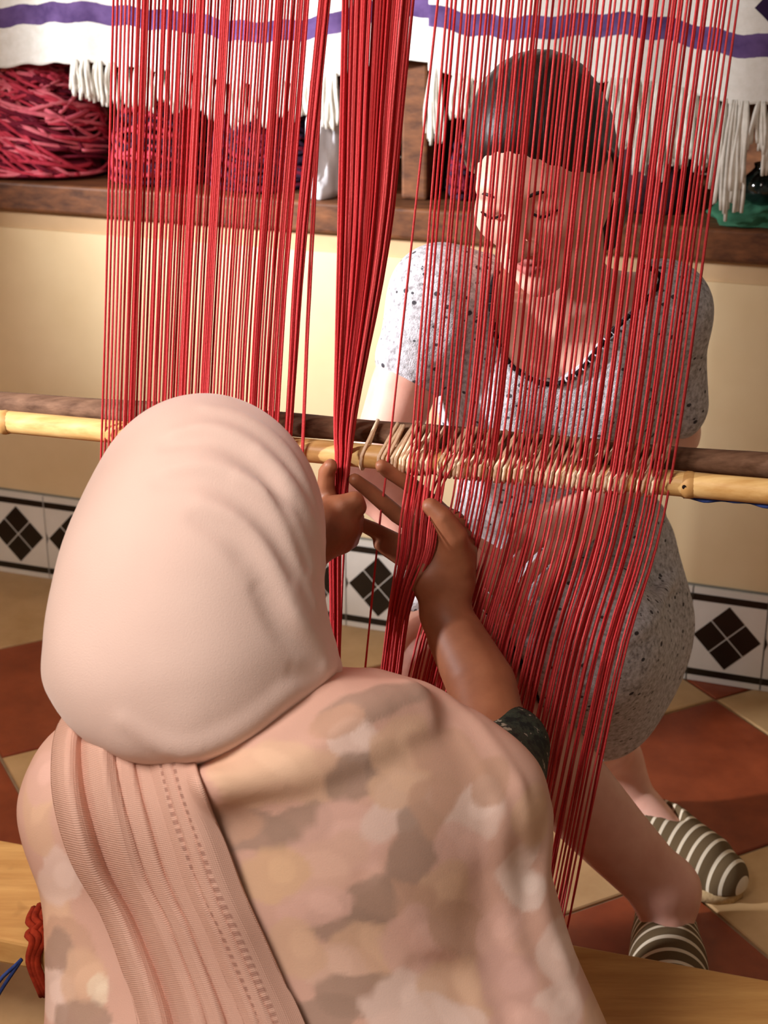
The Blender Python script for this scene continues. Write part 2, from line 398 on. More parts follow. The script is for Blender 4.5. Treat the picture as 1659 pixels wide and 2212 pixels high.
# tiled baseboard: each tile a white slab with black strips, a black diamond of four and half diamonds at the joints
bb = MB().box(at(WALL, -1.85, -.004, 0), uw*3.4, nw*.004, (0, 0, .178)).build('baseboard_back', 'tile_joint', smooth=False)
tag(bb, 'white tiled baseboard with a row of black diamonds between two black strips', kind='structure')
TP, BH = .1247, .176
tb = MB(); w = TP/2-.0012; d0, d1 = -.006, 0.0
tb.box((-w, d0, .001), (2*w, 0, 0), (0, .006, 0), (0, 0, BH-.002), 0)
e = d0-.0006
def flat(pts, mi): tb.add([(x, e, z) for x, z in pts], [tuple(range(len(pts)))], mi)
flat([(-w, .012), (w, .012), (w, .0245), (-w, .0245)], 1); flat([(-w, .152), (w, .152), (w, .1645), (-w, .1645)], 1)
cz, hw, hz, g = .0885, .0575, .0605, .05
for sx_, sz in ((0, 1), (1, 0), (0, -1), (-1, 0)):
    cx, cc = sx_*hw/2, cz+sz*hz/2; a, b = hw/2*(1-g), hz/2*(1-g)
    flat([(cx-a, cc), (cx, cc-b), (cx+a, cc), (cx, cc+b)], 1)
flat([(-w, cz-.012), (-w+.0, cz-.012), (-w+.0035, cz), (-w, cz+.012)], 1)
tbm = tb.mesh('baseboard_tile', False); 
for m_ in ('tile_white', 'tile_black'): tbm.materials.append(M[m_])
for i in range(-14, 13):
    p = at(WALL, -.008+TP*i, -.004, 0); o = bpy.data.objects.new('baseboard_tile', tbm); C.objects.link(o); o.parent = bb
    o.location = p; o.rotation_euler = (0, 0, -math.radians(19.4))

# ================================================================== shelf with yarn and hanging blankets
sh = MB(); sh.box(at(WALL, -1.88, -.018, ZS), uw*3.5, nw*.49, (0, 0, .052))
o = bevel(sh.build('shelf_board', 'wood_dark', smooth=False), .006, 3); tag(o, 'thick dark-stained wooden shelf board along the cream wall', 'shelf')
SHZ = ZS+.0525
def shelf_p(px, py, t): return on(WALL, px, py, t)
dv = MB(); sd = s_of(WALL, on(WALL, 893, 420, .05))
dv.box(at(WALL, sd-.022, .05, SHZ), uw*.045, nw*.40, (0, 0, .55)); o = bevel(dv.build('shelf_divider', 'wood_dark', smooth=False), .005)
tag(o, 'upright dark wooden divider board standing on the shelf', 'divider')

def yarn_pile(name, label, px0, px1, h, mats, n, t0=.0, t1=.22, seed=1, r=.0042, drop=0):
    rg = np.random.default_rng(seed); s0, s1 = s_of(WALL, on(WALL, px0, 350, .1)), s_of(WALL, on(WALL, px1, 350, .1))
    cx, hw_ = (s0+s1)/2, (s1-s0)/2; tm, th = (t0+t1)/2, (t1-t0)/2
    root = thing(name, label, 'yarn', at(WALL, cx, tm, SHZ))
    core = MB()                                            # dense heart of the hank
    nu, nv = 20, 9
    V_ = []; F_ = []
    for i in range(nu):
        for j in range(nv):
            a = 2*math.pi*i/nu; b = math.pi/2*j/(nv-1); q = 1+.05*math.sin(5*a+seed)
            V_.append(at(WALL, cx+hw_*.9*math.cos(a)*math.cos(b)*q, tm+th*.85*math.sin(a)*math.cos(b)*q, SHZ+h*.84*math.sin(b)))
    for i in range(nu):
        for j in range(nv-1):
            k_ = (i+1) % nu; F_.append((i*nv+j, k_*nv+j, k_*nv+j+1, i*nv+j+1))
    core.add(V_, F_).build('hank_core', mats[-1], root)
    per = {m_: MB() for m_ in mats}
    for q in range(n):
        a0 = rg.uniform(math.pi, 2*math.pi) if rg.random() < .85 else rg.uniform(0, math.pi); span = rg.uniform(.9, 2.6)*rg.choice([-1, 1]); b0 = rg.uniform(.02, 1.25); db = rg.uniform(-.75, .25)*(1 if span > 0 else -1); wv = rg.uniform(0, 6.28); wa = rg.uniform(.02, .10)
        pts = []
        for i in range(17):
            x = i/16; a = a0+span*(x-.5); b = min(max(b0+db*(x-.5)+wa*math.sin(5*x+wv), .03), 1.5); rr = 1+.03*rg.standard_normal()*0+.04*math.sin(9*x+wv)
            pts.append(at(WALL, cx+hw_*math.cos(a)*math.cos(b)*rr, tm+th*math.sin(a)*math.cos(b)*rr, SHZ+.004+h*math.sin(b)*rr))
        per[mats[int(rg.integers(0, len(mats)))]].tube(pts, r*rg.uniform(.75, 1.3), 5)
    for m_, mb in per.items(): mb.build('yarn_strands', m_, root)
    for q in range(drop):                                  # loose ends over the shelf edge
        s_ = cx+hw_*rg.uniform(-.9, .9); L = rg.uniform(.02, .05)
        mb = MB(); mb.tube(spline([at(WALL, s_, .05, SHZ+.03), at(WALL, s_+.005, -.012, SHZ+.012), at(WALL, s_+.01, -.028, SHZ-.004), at(WALL, s_-.004, -.027, SHZ-L)], 10), r, 5); mb.build('loose_end', mats[0], root)
    return root
yarn_pile('yarn_hank', 'heap of bright crimson and pink yarn on the shelf, outside the warp', -60, 232, .20, ['yarn_red', 'yarn_pink', 'yarn_burgundy'], 190, -.015, .22, 3, .0036, 2)
yarn_pile('yarn_hank', 'dark burgundy yarn hank lying beside the crimson heap', 256, 448, .165, ['yarn_burgundy', 'yarn_red', 'yarn_plum'], 90, .0, .22, 5, .004)
yarn_pile('yarn_hank', 'deep red and plum yarn hank beside the white crumpled cloth', 462, 668, .15, ['yarn_burgundy', 'yarn_plum'], 90, .0, .22, 8, .004)
yarn_pile('yarn_hank', 'dark plum yarn hank beside the upright shelf divider', 962, 1050, .13, ['yarn_plum', 'yarn_burgundy'], 60, .06, .24, 9, .004)
def crumple(name, label, cat, px0, px1, h, mat, t0, t1, seed):
    rg = np.random.default_rng(seed); s0, s1 = s_of(WALL, on(WALL, px0, 380, .1)), s_of(WALL, on(WALL, px1, 380, .1)); cx, hw_ = (s0+s1)/2, (s1-s0)/2; tm, th = (t0+t1)/2, (t1-t0)/2
    ph = rg.uniform(0, 6.28, 8); V_ = []; F_ = []; nu, nv = 48, 20
    for i in range(nu):
        for j in range(nv):
            a = 2*math.pi*i/nu; b = math.pi/2*j/(nv-1)
            q = 1+.07*math.sin(3*a+ph[0]+3*b)+.05*math.sin(7*a+ph[1]-5*b)+.035*math.sin(13*a+ph[2]+8*b)
            V_.append(at(WALL, cx+hw_*math.cos(a)*math.cos(b)**.6*q, tm+th*math.sin(a)*math.cos(b)**.6*q, SHZ+.001+h*math.sin(b)*(q if j else 1)))
    for i in range(nu):
        for j in range(nv-1):
            k_ = (i+1) % nu; F_.append((i*nv+j, k_*nv+j, k_*nv+j+1, i*nv+j+1))
    F_.append(tuple(i*nv for i in range(nu))[::-1])
    return tag(link(name, mesh(name, V_, F_), mat), label, cat)
crumple('folded_cloth', 'crumpled white cloth between the dark yarn and the shelf divider', 'cloth', 682, 770, .16, 'white_cloth', .0, .16, 4)
crumple('folded_cloth', 'dark plum cloth on the shelf behind the tasselled blanket', 'cloth', 1290, 1500, .12, 'plum_cloth', .05, .25, 6)
crumple('folded_cloth', 'green cloth on the shelf under the dark round jar', 'cloth', 1530, 1760, .020, 'green_cloth', .0, .26, 11)
# dark jar standing in the green cloth
jp = at(WALL, s_of(WALL, on(WALL, 1648, 412, .09)), .09, SHZ+.0225); prof = [(0, 0), (.026, 0), (.042, .012), (.048, .035), (.043, .058), (.028, .072), (.022, .08), (.025, .088), (0.02, .09), (0, .088)]; prof = [(a*.7, b*.7) for a, b in prof]
mb = MB(); V_ = []; F_ = []
for i in range(32):
    a = 2*math.pi*i/32
    for r_, z in prof: V_.append(jp+np.array([r_*math.cos(a), r_*math.sin(a), z]))
for i in range(32):
    for j in range(len(prof)-1):
        k_ = (i+1) % 32; F_.append((i*len(prof)+j, k_*len(prof)+j, k_*len(prof)+j+1, i*len(prof)+j+1))
tag(mb.add(V_, F_).build('round_jar', 'jar_glass'), 'dark glossy round jar set in the green cloth', 'jar')

# blankets hanging from a rail in front of the niche
rail = MB().tube([at(WALL, -1.86, .045, 1.52), at(WALL, 1.6, .045, 1.52)], .014, 12).build('blanket_rail', 'wood_dark'); tag(rail, 'wooden rail above the shelf carrying the striped blankets', 'rail')
def blanket(name, label, edge, t0, seed, tassels, tl):
    rg = np.random.default_rng(seed); ed = [on(WALL, x, y, t0) for x, y in edge]; ss = [s_of(WALL, p) for p in ed]; zz = [p[2] for p in ed]
    n, m_ = 160, 40; V_ = []; F_ = []; UV = []; ph = rg.uniform(0, 6.28, 5); u0 = np.linspace(ss[0], ss[-1], n)
    def fold(s_, x): return (.010*math.sin(s_*17+ph[0])+.006*math.sin(s_*39+ph[1]))*(.35+.65*(1-x))
    for s_ in u0:
        zb = float(np.interp(s_, ss, zz)); 
        zb += .002*math.sin(s_*90+ph[2])
        for j in range(m_):
            x = (j/(m_-1))**1.3; z = zb+(1.534-zb)*x
            V_.append(at(WALL, s_, t0-.005+fold(s_, x)-(0 if x < .97 else 0), z)); UV.append((s_, z-zb))
    for i in range(n-1):
        for j in range(m_-1): F_.append((i*m_+j, (i+1)*m_+j, (i+1)*m_+j+1, i*m_+j+1))
    root = thing(name, label, 'blanket', at(WALL, (ss[0]+ss[-1])/2, t0, min(zz)), 'blankets hung on the rail')
    me = mesh('woven_cloth', V_, F_); uv = me.uv_layers.new(name='UVMap')
    for lp in me.loops: uv.data[lp.index].uv = UV[lp.vertex_index]
    o = link('woven_cloth', me, 'blanket', root); sm = o.modifiers.new('thickness', 'SOLIDIFY'); sm.thickness = .004
    for (px, py, L, wd) in tassels:
        p = on(WALL, px, py, t0-.004); s_ = s_of(WALL, p); z0 = float(np.interp(s_, ss, zz))+.006; L *= 1.15; q = MB()
        off = fold(s_, 0)
        for _ in range(tl):
            a = rg.uniform(-1, 1)*wd; b = rg.uniform(-.004, .004); a2 = a*1.15+rg.uniform(-.004, .004); Lk = L*rg.uniform(.8, 1.05)
            q.tube(spline([at(WALL, s_+a*.5, t0-.004+off, z0), at(WALL, s_+a*.9, t0-.010+b+off, z0-Lk*.35), at(WALL, s_+a2, t0-.010+b+off, z0-Lk*.7), at(WALL, s_+a2+rg.uniform(-.003, .003), t0-.008+b+off, z0-Lk)], 8), [.0016]+[.0028]*5+[.0034, .0028], 5)
        q.build('fringe_tassel', 'fringe', root)
    return root
tl_left = [(x, 150, rgl, .010) for x, rgl in ((172, .052), (192, .058), (216, .062), (240, .066), (268, .06), (300, .062), (318, .066), (345, .05), (372, .06), (396, .055), (424, .062), (448, .064), (478, .05), (512, .068), (530, .06), (560, .056), (584, .064), (610, .05), (640, .056), (664, .05), (705, .07), (722, .075))]
blanket('striped_blanket', 'white hanging blanket with a purple band, over the crimson yarn', [(-160, 150), (0, 146), (90, 138), (180, 133), (250, 142), (330, 152), (420, 162), (500, 178), (600, 181), (680, 176), (720, 166), (770, 150), (870, 134), (915, 130), (950, 134), (975, 158)], .015, 2, tl_left, 9)
tl_right = [(940, 160, .10, .014), (985, 175, .06, .010), (1010, 180, .05, .010), (1040, 190, .06, .01), (1325, 185, .07, .010), (1345, 185, .10, .011), (1372, 188, .085, .010), (1396, 192, .12, .012), (1420, 196, .125, .010), (1447, 200, .11, .012), (1470, 203, .10, .010), (1495, 207, .095, .011), (1520, 212, .10, .010), (1545, 216, .085, .010), (1572, 220, .13, .016), (1594, 222, .15, .016), (1612, 222, .11, .010), (1648, 222, .065, .012), (1675, 222, .09, .012)]+[(1705+28*i, 226, .09+.02*(i % 3), .012) for i in range(15)]
blanket('striped_blanket', 'cream hanging blanket with a purple band and long tassels, above the green cloth', [(925, 150), (960, 160), (1010, 172), (1100, 180), (1200, 178), (1300, 176), (1350, 176), (1430, 188), (1500, 205), (1560, 218), (1620, 224), (1720, 226), (1860, 230), (2150, 250)], .0, 3, tl_right, 12)
# ================================================================== the loom
ul, nl, ol = LOOM
def L(px, py, off=0.0): return on(LOOM, px, py, off)
# lower board: far edge carries the warp
ZP = .20
pf = Pz(829.5, 1809+.187*829.5, ZP); off_far = float((pf-ol).dot(nl))
pb = MB(); PW = .168
pb.box(at(LOOM, -1.05, off_far-PW, ZP-.034), ul*2.1, nl*PW, (0, 0, .034))
o = bevel(pb.build('loom_board', 'plank', smooth=False), .004); tag(o, 'wide pale wooden board across the bottom of the loom', 'board')
for sgn, lab in ((-1, 'squared wooden loom post on the window side'), (1, 'squared wooden loom post on the side away from the window')):
    q = MB(); s_ = sgn*.98-.035; q.box(at(LOOM, s_, .012+off_far, 0), ul*.07, nl*.07, (0, 0, 1.95))
    q.box(at(LOOM, s_, off_far-PW, 0), ul*.07, nl*PW, (0, 0, ZP-.0345)); o = bevel(q.build('loom_post', 'lower_wood', smooth=False), .004); tag(o, lab, 'post')
q = MB().tube([at(LOOM, -1.08, off_far+.035, 1.99), at(LOOM, 1.08, off_far+.035, 1.99)], .04, 16); tag(q.build('top_beam', 'lower_wood'), 'round wooden top beam of the loom holding the red warp', 'beam')
# rods
def rod(name, label, mat, pa, pb_, r, wob, seed, off):
    rg = np.random.default_rng(seed); A, B = L(*pa, off), L(*pb_, off); d = B-A; A2, B2 = A-d*.55, B+d*.55; pts = []; rs = []
    for i in range(60):
        x = i/59; pts.append(A2+(B2-A2)*x+np.array([0, 0, wob*math.sin(x*13+seed)])+nl*wob*math.sin(x*9)); rs.append(r(x) if callable(r) else r*(1+.05*math.sin(x*31+seed)+.03*math.sin(x*71)))
    root = thing(name, label, 'rod', (A2+B2)/2); MB().tube(pts, rs, 16).build('rod_shaft', mat, root); return root, A, d
shed, SA, Sd = rod('shed_rod', 'rough dark brown branch lying behind the red warp', 'branch', (0, 868), (1659, 1003), .0125, .0016, 2, .045)
hed, HA, Hd = rod('heddle_rod', 'pale bamboo rod wound with cream cord heddles', 'bamboo', (0, 911), (1659, 1063), lambda x: .0122, .0006, 4, .018)
def rod_at(px, A=HA, d=Hd):                                   # point of a rod behind photo column px
    return A+d*(px/1659.0)
for px in (14, 640, 1000, 1508):
    p = rod_at(px); t = Hd/np.linalg.norm(Hd); MB().tube([p-t*.006, p-t*.002, p+t*.002, p+t*.006], [.0121, .0134, .0134, .0121], 16, caps=False).build('bamboo_node', 'bamboo_node', hed)
p = rod_at(1502)-nl*.0118+np.array([0, 0, .002]); MB().tube([p-nl*.0012, p+nl*.002], .0022, 8).build('peg_hole', 'lash', hed)
pts = [rod_at(x)+np.array([0, 0, -.0128-.0012*math.sin(x*.05)])-nl*.002*math.cos(x*.11) for x in range(1500, 1760, 8)]
MB().tube(pts, .0021, 6).build('tie_yarn', 'blue_yarn', hed)
# heddle loops
lxs = [848]+list(np.linspace(886, 984, 12))+list(np.linspace(1012, 1443, 42))
for i, px in enumerate(lxs):
    px += random.uniform(-2.5, 2.5); p = rod_at(px); t = Hd/np.linalg.norm(Hd); q = MB(); pts = []; rr = .0142
    lean = .012+random.uniform(-.003, .004)
    top = p+np.array([0, 0, .034+random.uniform(-.003, .003)])+nl*.012+t*lean
    for a in np.linspace(math.radians(60), math.radians(300), 12):      # front of the cane, seen from the weaver
        pts.append(p-nl*rr*math.sin(a)*1.0+np.array([0, 0, rr*math.cos(a)])+t*(.0022*(math.cos(a))))
    q.tube(spline([top]+pts+[p+nl*rr+np.array([0, 0, .006]), top], 34), .00175, 6)
    q.build('heddle_loop', 'heddle_cord', hed)

# ---- warp threads: every visible thread is its own part
warp = thing('warp', 'red wool warp threads stretched upright between the beam and the board', 'warp', at(LOOM, 0, off_far, ZP))
def thread(path, r=.00118, n=26, jit=.0):
    pts = spline(path, n); rs = [r*(1+.10*math.sin(i*1.9+path[0][0]*977)) for i in range(n)]
    o = MB().tube(pts, rs, 5, caps=False).build('warp_thread', 'warp_yarn', warp); return o
ZT = 1.985
def up_to_beam(a, b):                                       # continue the line b->a upwards to the top beam
    d = a-b; return a+d*((ZT-a[2])/d[2])
def xs_clustered(x0, x1, n, seed, clump=.55, tight=.35):
    rg = np.random.default_rng(seed); g = []
    while len(g) < n-1:
        if rg.random() < clump:
            for _ in range(int(rg.integers(2, 7))): g.append(tight*rg.uniform(.6, 1.3))
        else:
            for _ in range(int(rg.integers(1, 5))): g.append(rg.uniform(.9, 1.7))
    g = np.array(g[:n-1]); c_ = np.concatenate([[0], np.cumsum(g)]); return c_/c_[-1]
rgt = np.random.default_rng(21)
# panel on the window side
us = list(np.linspace(0, .115, 7))+list(.125+.80*xs_clustered(0, 1, 80, 5, .42, .4))
for i, u in enumerate(us):
    off = [.000, .007][i % 2]+rgt.uniform(-.002, .002)
    xt, xb = 245+u*(700-245), 221+u*(632-221); a = L(xt, 0, off); b = L(xb, 900, off); e_ = L(xb-30, 1700, off)
    e_ = b+(e_-b)*((ZP-.01-b[2])/(e_[2]-b[2])); thread([up_to_beam(a, b), a, b, e_])
for i in range(15):                                          # the dense ribbon at its edge
    u = i/14; off = rgt.uniform(-.004, .008); a = L(690+u*22, 0, off); m_ = L(640+u*20, 520, off); b = L(620+u*13, 880, off); e_ = L(595+u*12, 1250, off); z = L(560, 1840, off); thread([up_to_beam(a, m_), a, m_, b, e_, z], n=30)
for xt, xm, xb in ((703, 676, 658), (700, 671, 655)):
    a, m_, b, e_ = L(xt, 0), L(xm, 520), L(xb, 890), L(620, 1850); thread([up_to_beam(a, m_), a, m_, b, e_])
# bundle drawn together by the weaver's near fist
for i in range(68):
    u = (i+.5)/68; w = rgt.uniform(-1, 1); off = .006*w
    ut = .20*rgt.random() if i % 4 == 0 else u
    ut = u*.94+.06*rgt.random()
    a = L(737+156*ut, 0, off); m_ = L(726+112*ut**.9, 520, off*1.2); b = L(721+50*ut, 890, off*1.2); c_ = L(724+34*ut, 985, -.010+off); d = L(724+22*ut, 1072, -.016+off*.9); f_ = L(712+24*ut, 1180, -.016+off*.9); g_ = L(712+22*ut, 1430, -.008+off); e_ = L(690+40*ut, 1900, 0)
    thread([up_to_beam(a, m_), a, m_, b, c_, d, f_, g_, e_], n=44)
for xt, xb in ((886, 762), (893, 769), (878, 758)):
    a, m_, b, e_ = L(xt, 0, .008), L(xt-52, 520, .008), L(xb, 900, .008), L(742, 1200, .004); thread([up_to_beam(a, m_), a, m_, b, e_, L(715, 1900)])
# lone thread
a, b, c_ = L(948, -20), L(845, 930), L(790, 1430); thread([up_to_beam(a, b), a, b, L(820, 1130), c_, L(745, 1880)], n=34)
# panel on the far side: first part is gathered into the weaver's open hand
NR = 64; gg = rgt.uniform(.55, 1.45, NR-1); gg[rgt.random(NR-1) < .12] *= .4; uu = np.concatenate([[0], np.cumsum(gg)]); uu = uu/uu[-1]
for i, u in enumerate(uu):
    off = [.000, .006][i % 2]+rgt.uniform(-.002, .002)
    xt, xr = 966+629*u, 886+562*u; yr = 985+(xr-886)*.098; a = L(xt, 0, off); b = L(xr, yr, off)
    if u < .185:
        q = u/.185
        if q < .72:
            q /= .72
            thread([up_to_beam(a, b), a, L(xr+(xt-xr)*.12, 880, off), b, L(866+82*q, 1120, -.032+off), L(858+77*q, 1200, -.046+off), L(843+48*q, 1300, -.044+off), L(825+43*q, 1440, -.02+off), L(770+46*q, 1900, off)], n=44)
        else:
            q = (q-.72)/.28; thread([up_to_beam(a, b), a, L(xr+(xt-xr)*.12, 880, off), b, L(930+32*q, 1065, .010), L(905+40*q, 1180, .012), L(870+20*q, 1320, .008), L(790+30*q, 1900, off)], n=44)
    else:
        q = (u-.185)/.815; e_ = L(770+455*q, 1985+60*q*.35, off); g_ = L(xr-.47*(xr-(770+455*q)), 1440+yr*.0, off*.6)
        thread([up_to_beam(a, b), a, b, g_, e_, e_+np.array([-.004, 0, -.02])], n=34)
for i in range(18):                                          # more threads of the gathered bundle
    q = (i+rgt.random())/18; off = rgt.uniform(.009, .012); u = min(uu, key=lambda z: abs(z-.14*q)); xt, xr = 966+629*u, 886+562*u; yr = 985+(xr-886)*.098; a = L(xt, 0, off); b = L(xr+2, yr, off)
    thread([up_to_beam(a, b), a, L(xr+(xt-xr)*.12, 880, off), b, L(866+82*q, 1120, -.030+off), L(858+77*q, 1200, -.044+off), L(843+48*q, 1300, -.042+off), L(825+43*q, 1440, -.018+off), L(770+46*q, 1900, off)], n=44)
for i in range(40):                                          # second layer of the far panel, seen below the heddles
    u0 = .2+.8*(i+rgt.random())/40; u = min(uu, key=lambda z: abs(z-u0)); xt, xr = 966+629*u, 886+562*u; yr = 985+(xr-886)*.098; q = (u-.185)/.815; off = .012
    a = L(xt, 0, off); b = L(xr+1, yr, .010); q = (u0-.185)/.815; e_ = L(770+455*q, 1985+25*q, .006); thread([up_to_beam(a, b), a, b, L(xr-.47*(xr-(770+455*q))-6, 1440, .008), e_, e_+np.array([-.004, 0, -.02])], n=34)
# rust cord knotted round the board, with blue ends
kc = Pz(72, 2010, ZP+.004); rc = thing('knotted_cord', 'rust red cord knotted on the loom board with blue string ends', 'cord', kc)
q = MB(); a0 = Pz(70, 1975, ZP+.005); pts = [a0+np.array([.0, .01, 0]), Pz(62, 1990, ZP+.009), Pz(74, 2005, ZP+.007), Pz(60, 2020, ZP+.008), Pz(70, 2035, ZP+.006)]
for kx in range(3): q.tube(spline([p+np.array([.006*kx, .003*kx, .002*(kx % 2)]) for p in pts]+[kc+np.array([.004*kx, -.028, -.02]), kc+np.array([.012+.004*kx, -.034, -.06])], 30), .0042, 7)
q.build('cord_strands', 'rust_yarn', rc)
for dx_ in (0, .012):
    q = MB(); k0 = kc+np.array([-.008, -.028, -.016]); q.tube(spline([k0, k0+np.array([-.03, -.012, -.045+dx_]), k0+np.array([-.055+2*dx_, -.03, -.10]), k0+np.array([-.075+3*dx_, -.04, -.17])], 16), .0022, 5); q.build('string_end', 'blue_yarn', rc)

# ================================================================== the weaver, seen from behind
A_ = np.array
weaver = thing('person', 'person in a pale pink head covering and floral shawl, hands gripping the red threads', 'person', (-.06, 1.08, 0))
HD = A_([-.158, 1.175, .735])                               # head
SL, SR = A_([-.215, 1.105, .550]), A_([.052, 1.120, .535])  # shoulders
def torso(F_, g):
    F_.ell((-.068, 1.095, .44), (.148+g, .095+g, .19+g), k=.05)
    F_.ell((-.05, 1.06, .17), (.175+g, .135+g, .15+g), k=.08)
    F_.cone([SL, (-.075, 1.10, .585), SR], [.050+g, .056+g, .042+g], k=.05)
# --- body: one continuous surface (head, trunk, arms with hands, folded legs)
B = Field(axis((-.40, -.10, .006), (-.10, .125, .0022), (.125, .34, .006)), axis((.86, 1.30, .006), (1.30, 1.47, .0022), (1.47, 1.49, .006)), axis((.0, .52, .006), (.52, .74, .0022), (.74, .90, .006)))
torso(B, 0)
B.ell(HD, (.074, .092, .105), k=.01); B.cone([(-.085, 1.10, .60), (-.13, 1.13, .67)], [.055, .05], k=.03)
WR = P(962, 1325, 1.385); ER = A_([.108, 1.235, .492])      # wrist and elbow of the arm in view
B.cone([SR, A_([.09, 1.16, .51]), ER], [.046, .040, .034], k=.02)
B.cone([ER, P(1040, 1480, 1.32), P(985, 1375, 1.37), WR], [.034, .034, .029, .0235], k=.02)
WL = P(672, 1165, 1.375); EL = A_([-.27, 1.26, .43])
B.cone([SL, A_([-.27, 1.18, .49]), EL], [.050, .046, .040], k=.02); B.cone([EL, (EL+WL)/2+A_([0, .01, 0]), WL], [.040, .034, .025], k=.02)
for sx_, kn in ((-1, (-.34, 1.22, .075)), (1, (.21, 1.14, .075))):
    B.cone([(-.05+sx_*.08, 1.06, .14), kn], [.085, .058], k=.04); B.cone([kn, (-.05+sx_*.05, 1.29, .06)], [.052, .04], k=.02); B.cone([(-.05+sx_*.05, 1.29, .06), (-.05-sx_*.12, 1.30, .045)], [.036, .022], k=.02)
# right hand: palm to the viewer, fingers passing behind the drawn threads, thumb on the near side
def Q(px, py, f): return P(px, py, f)
kn = 1.418
B.cone([WR, Q(958, 1262, 1.395), Q(955, 1200, 1.405)], [.0235, .026, .025], k=.012)
B.cone([Q(985, 1255, 1.40), Q(988, 1190, 1.41), Q(975, 1135, 1.415)], [.019, .020, .016], k=.014)
B.cone([Q(925, 1250, 1.39), Q(915, 1195, 1.41)], [.019, .018], k=.014)
B.cone([Q(960, 1185, 1.41), Q(925, 1150, 1.425)], [.022, .017], k=.014)
fing = [([(972, 1128, 1.418), (938, 1092, 1.432), (880, 1042, 1.437), (838, 1016, 1.432), (824, 1006, 1.426)], [.0100, .0092, .0086, .0080, .0066]),       # index
        ([(945, 1160, 1.424), (905, 1140, 1.436), (858, 1112, 1.440), (800, 1062, 1.432), (766, 1036, 1.424)], [.0104, .0098, .0088, .0080, .0066]),       # middle
        ([(932, 1188, 1.422), (895, 1185, 1.435), (852, 1168, 1.438), (806, 1144, 1.430), (772, 1128, 1.422)], [.0104, .0100, .0090, .0080, .0066]),      # ring
        ([(925, 1218, 1.415), (898, 1222, 1.428), (868, 1208, 1.434), (838, 1190, 1.432), (818, 1176, 1.428)], [.0094, .0088, .0080, .0070, .0060])]      # little
for pts, rs in fing: B.cone([Q(*p) for p in pts], rs, k=.006, pad=.012)
B.cone([Q(985, 1215, 1.395), Q(980, 1160, 1.388), Q(955, 1118, 1.388), Q(930, 1094, 1.392)], [.0165, .0140, .0112, .0088], k=.009, pad=.015)   # thumb
# left hand closed round the drawn bundle
B.cone([WL, Q(700, 1140, 1.378), Q(722, 1128, 1.386)], [.024, .026, .024], k=.012)
B.ell(Q(722, 1140, 1.388), (.019, .022, .028), k=.012)
for (a_, b_, c_, d_, rr) in (((716, 1112, 1.402), (742, 1104, 1.412), (768, 1118, 1.400), (756, 1136, 1.384), .0094), ((714, 1136, 1.402), (742, 1132, 1.412), (766, 1144, 1.400), (752, 1158, 1.384), .0092), ((712, 1160, 1.400), (738, 1158, 1.410), (758, 1168, 1.398), (745, 1178, 1.382), .0086)):
    B.cone([Q(*a_), Q(*b_), Q(*c_), Q(*d_)], [rr, rr, rr*.95, rr*.8], k=.006, pad=.012)
B.cone([Q(718, 1108, 1.390), Q(744, 1092, 1.382), Q(766, 1082, 1.384), Q(774, 1096, 1.386)], [.0125, .0112, .0098, .0086], k=.008, pad=.012)    # thumb over the threads
B.cone([Q(714, 1100, 1.408), Q(704, 1058, 1.416), Q(706, 1020, 1.416), Q(714, 1006, 1.410)], [.0098, .0092, .0086, .0070], k=.006, pad=.012)     # raised forefinger
B.build('body', 'skin_brown', weaver, 1, attr={'tint': lambda v: np.zeros(len(v))})
# --- tunic under the shawl
T = Field(axis((-.42, .34, .006)), axis((.86, 1.40, .006)), axis((.0, .72, .006)))
torso(T, .008); T.cone([SR, A_([.09, 1.16, .51]), ER, Q(1096, 1615, 1.262)], [.050, .047, .045, .041], k=.02)
T.cone([SL, A_([-.27, 1.18, .49]), EL, EL*.6+WL*.4], [.058, .055, .05, .043], k=.02)
for sx_, kn_ in ((-1, (-.34, 1.22, .075)), (1, (.21, 1.14, .075))):
    T.cone([(-.05+sx_*.08, 1.06, .14), kn_], [.105, .072], k=.05); T.cone([kn_, (-.05+sx_*.02, 1.30, .06)], [.072, .058], k=.05)
T.put(lambda X, Y, Z: Z-.004+0*X+0*Y, (-9, -9, -9), (9, 9, .02), .001, 'd')
T.build('tunic', 'tunic', weaver, 1, 'dark patterned tunic')
# --- floral shawl over the back and shoulders
S = Field(axis((-.40, .32, .0036)), axis((.84, 1.32, .0040)), axis((.10, .30, .006), (.30, .74, .0036)))
torso(S, .014)
S.cone([(-.10, 1.10, .600), P(800, 1545, 1.15), P(885, 1562, 1.15), P(968, 1628, 1.14), P(1040, 1725, 1.13)], [.050, .040, .038, .043, .048], k=.025)
S.cone([P(1040, 1725, 1.13), P(1068, 1820, 1.13), P(1070, 1900, 1.11), P(1120, 2090, 1.08), P(1170, 2260, 1.06)], [.048, .050, .048, .050, .055], k=.04)
S.cone([(-.11, 1.10, .60), P(260, 1600, 1.12), P(215, 1680, 1.12), P(200, 1750, 1.12)], [.045, .040, .046, .050], k=.04)
S.cone([P(200, 1750, 1.12), P(215, 1900, 1.10), P(220, 2080, 1.07), P(230, 2260, 1.05)], [.050, .048, .048, .05], k=.05)
S.ell((-.045, 1.04, .24), (.225, .145, .18), k=.08)
S.cone([P(480, 1680, 1.02), P(600, 1640, 1.04), P(760, 1560, 1.08), P(880, 1520, 1.11)], [.018, .020, .020, .016], k=.035)       # rolled edge under the head covering
def on_shawl(px, py, f0=.80, f1=1.3): return S.hit(px, py, f0, f1)
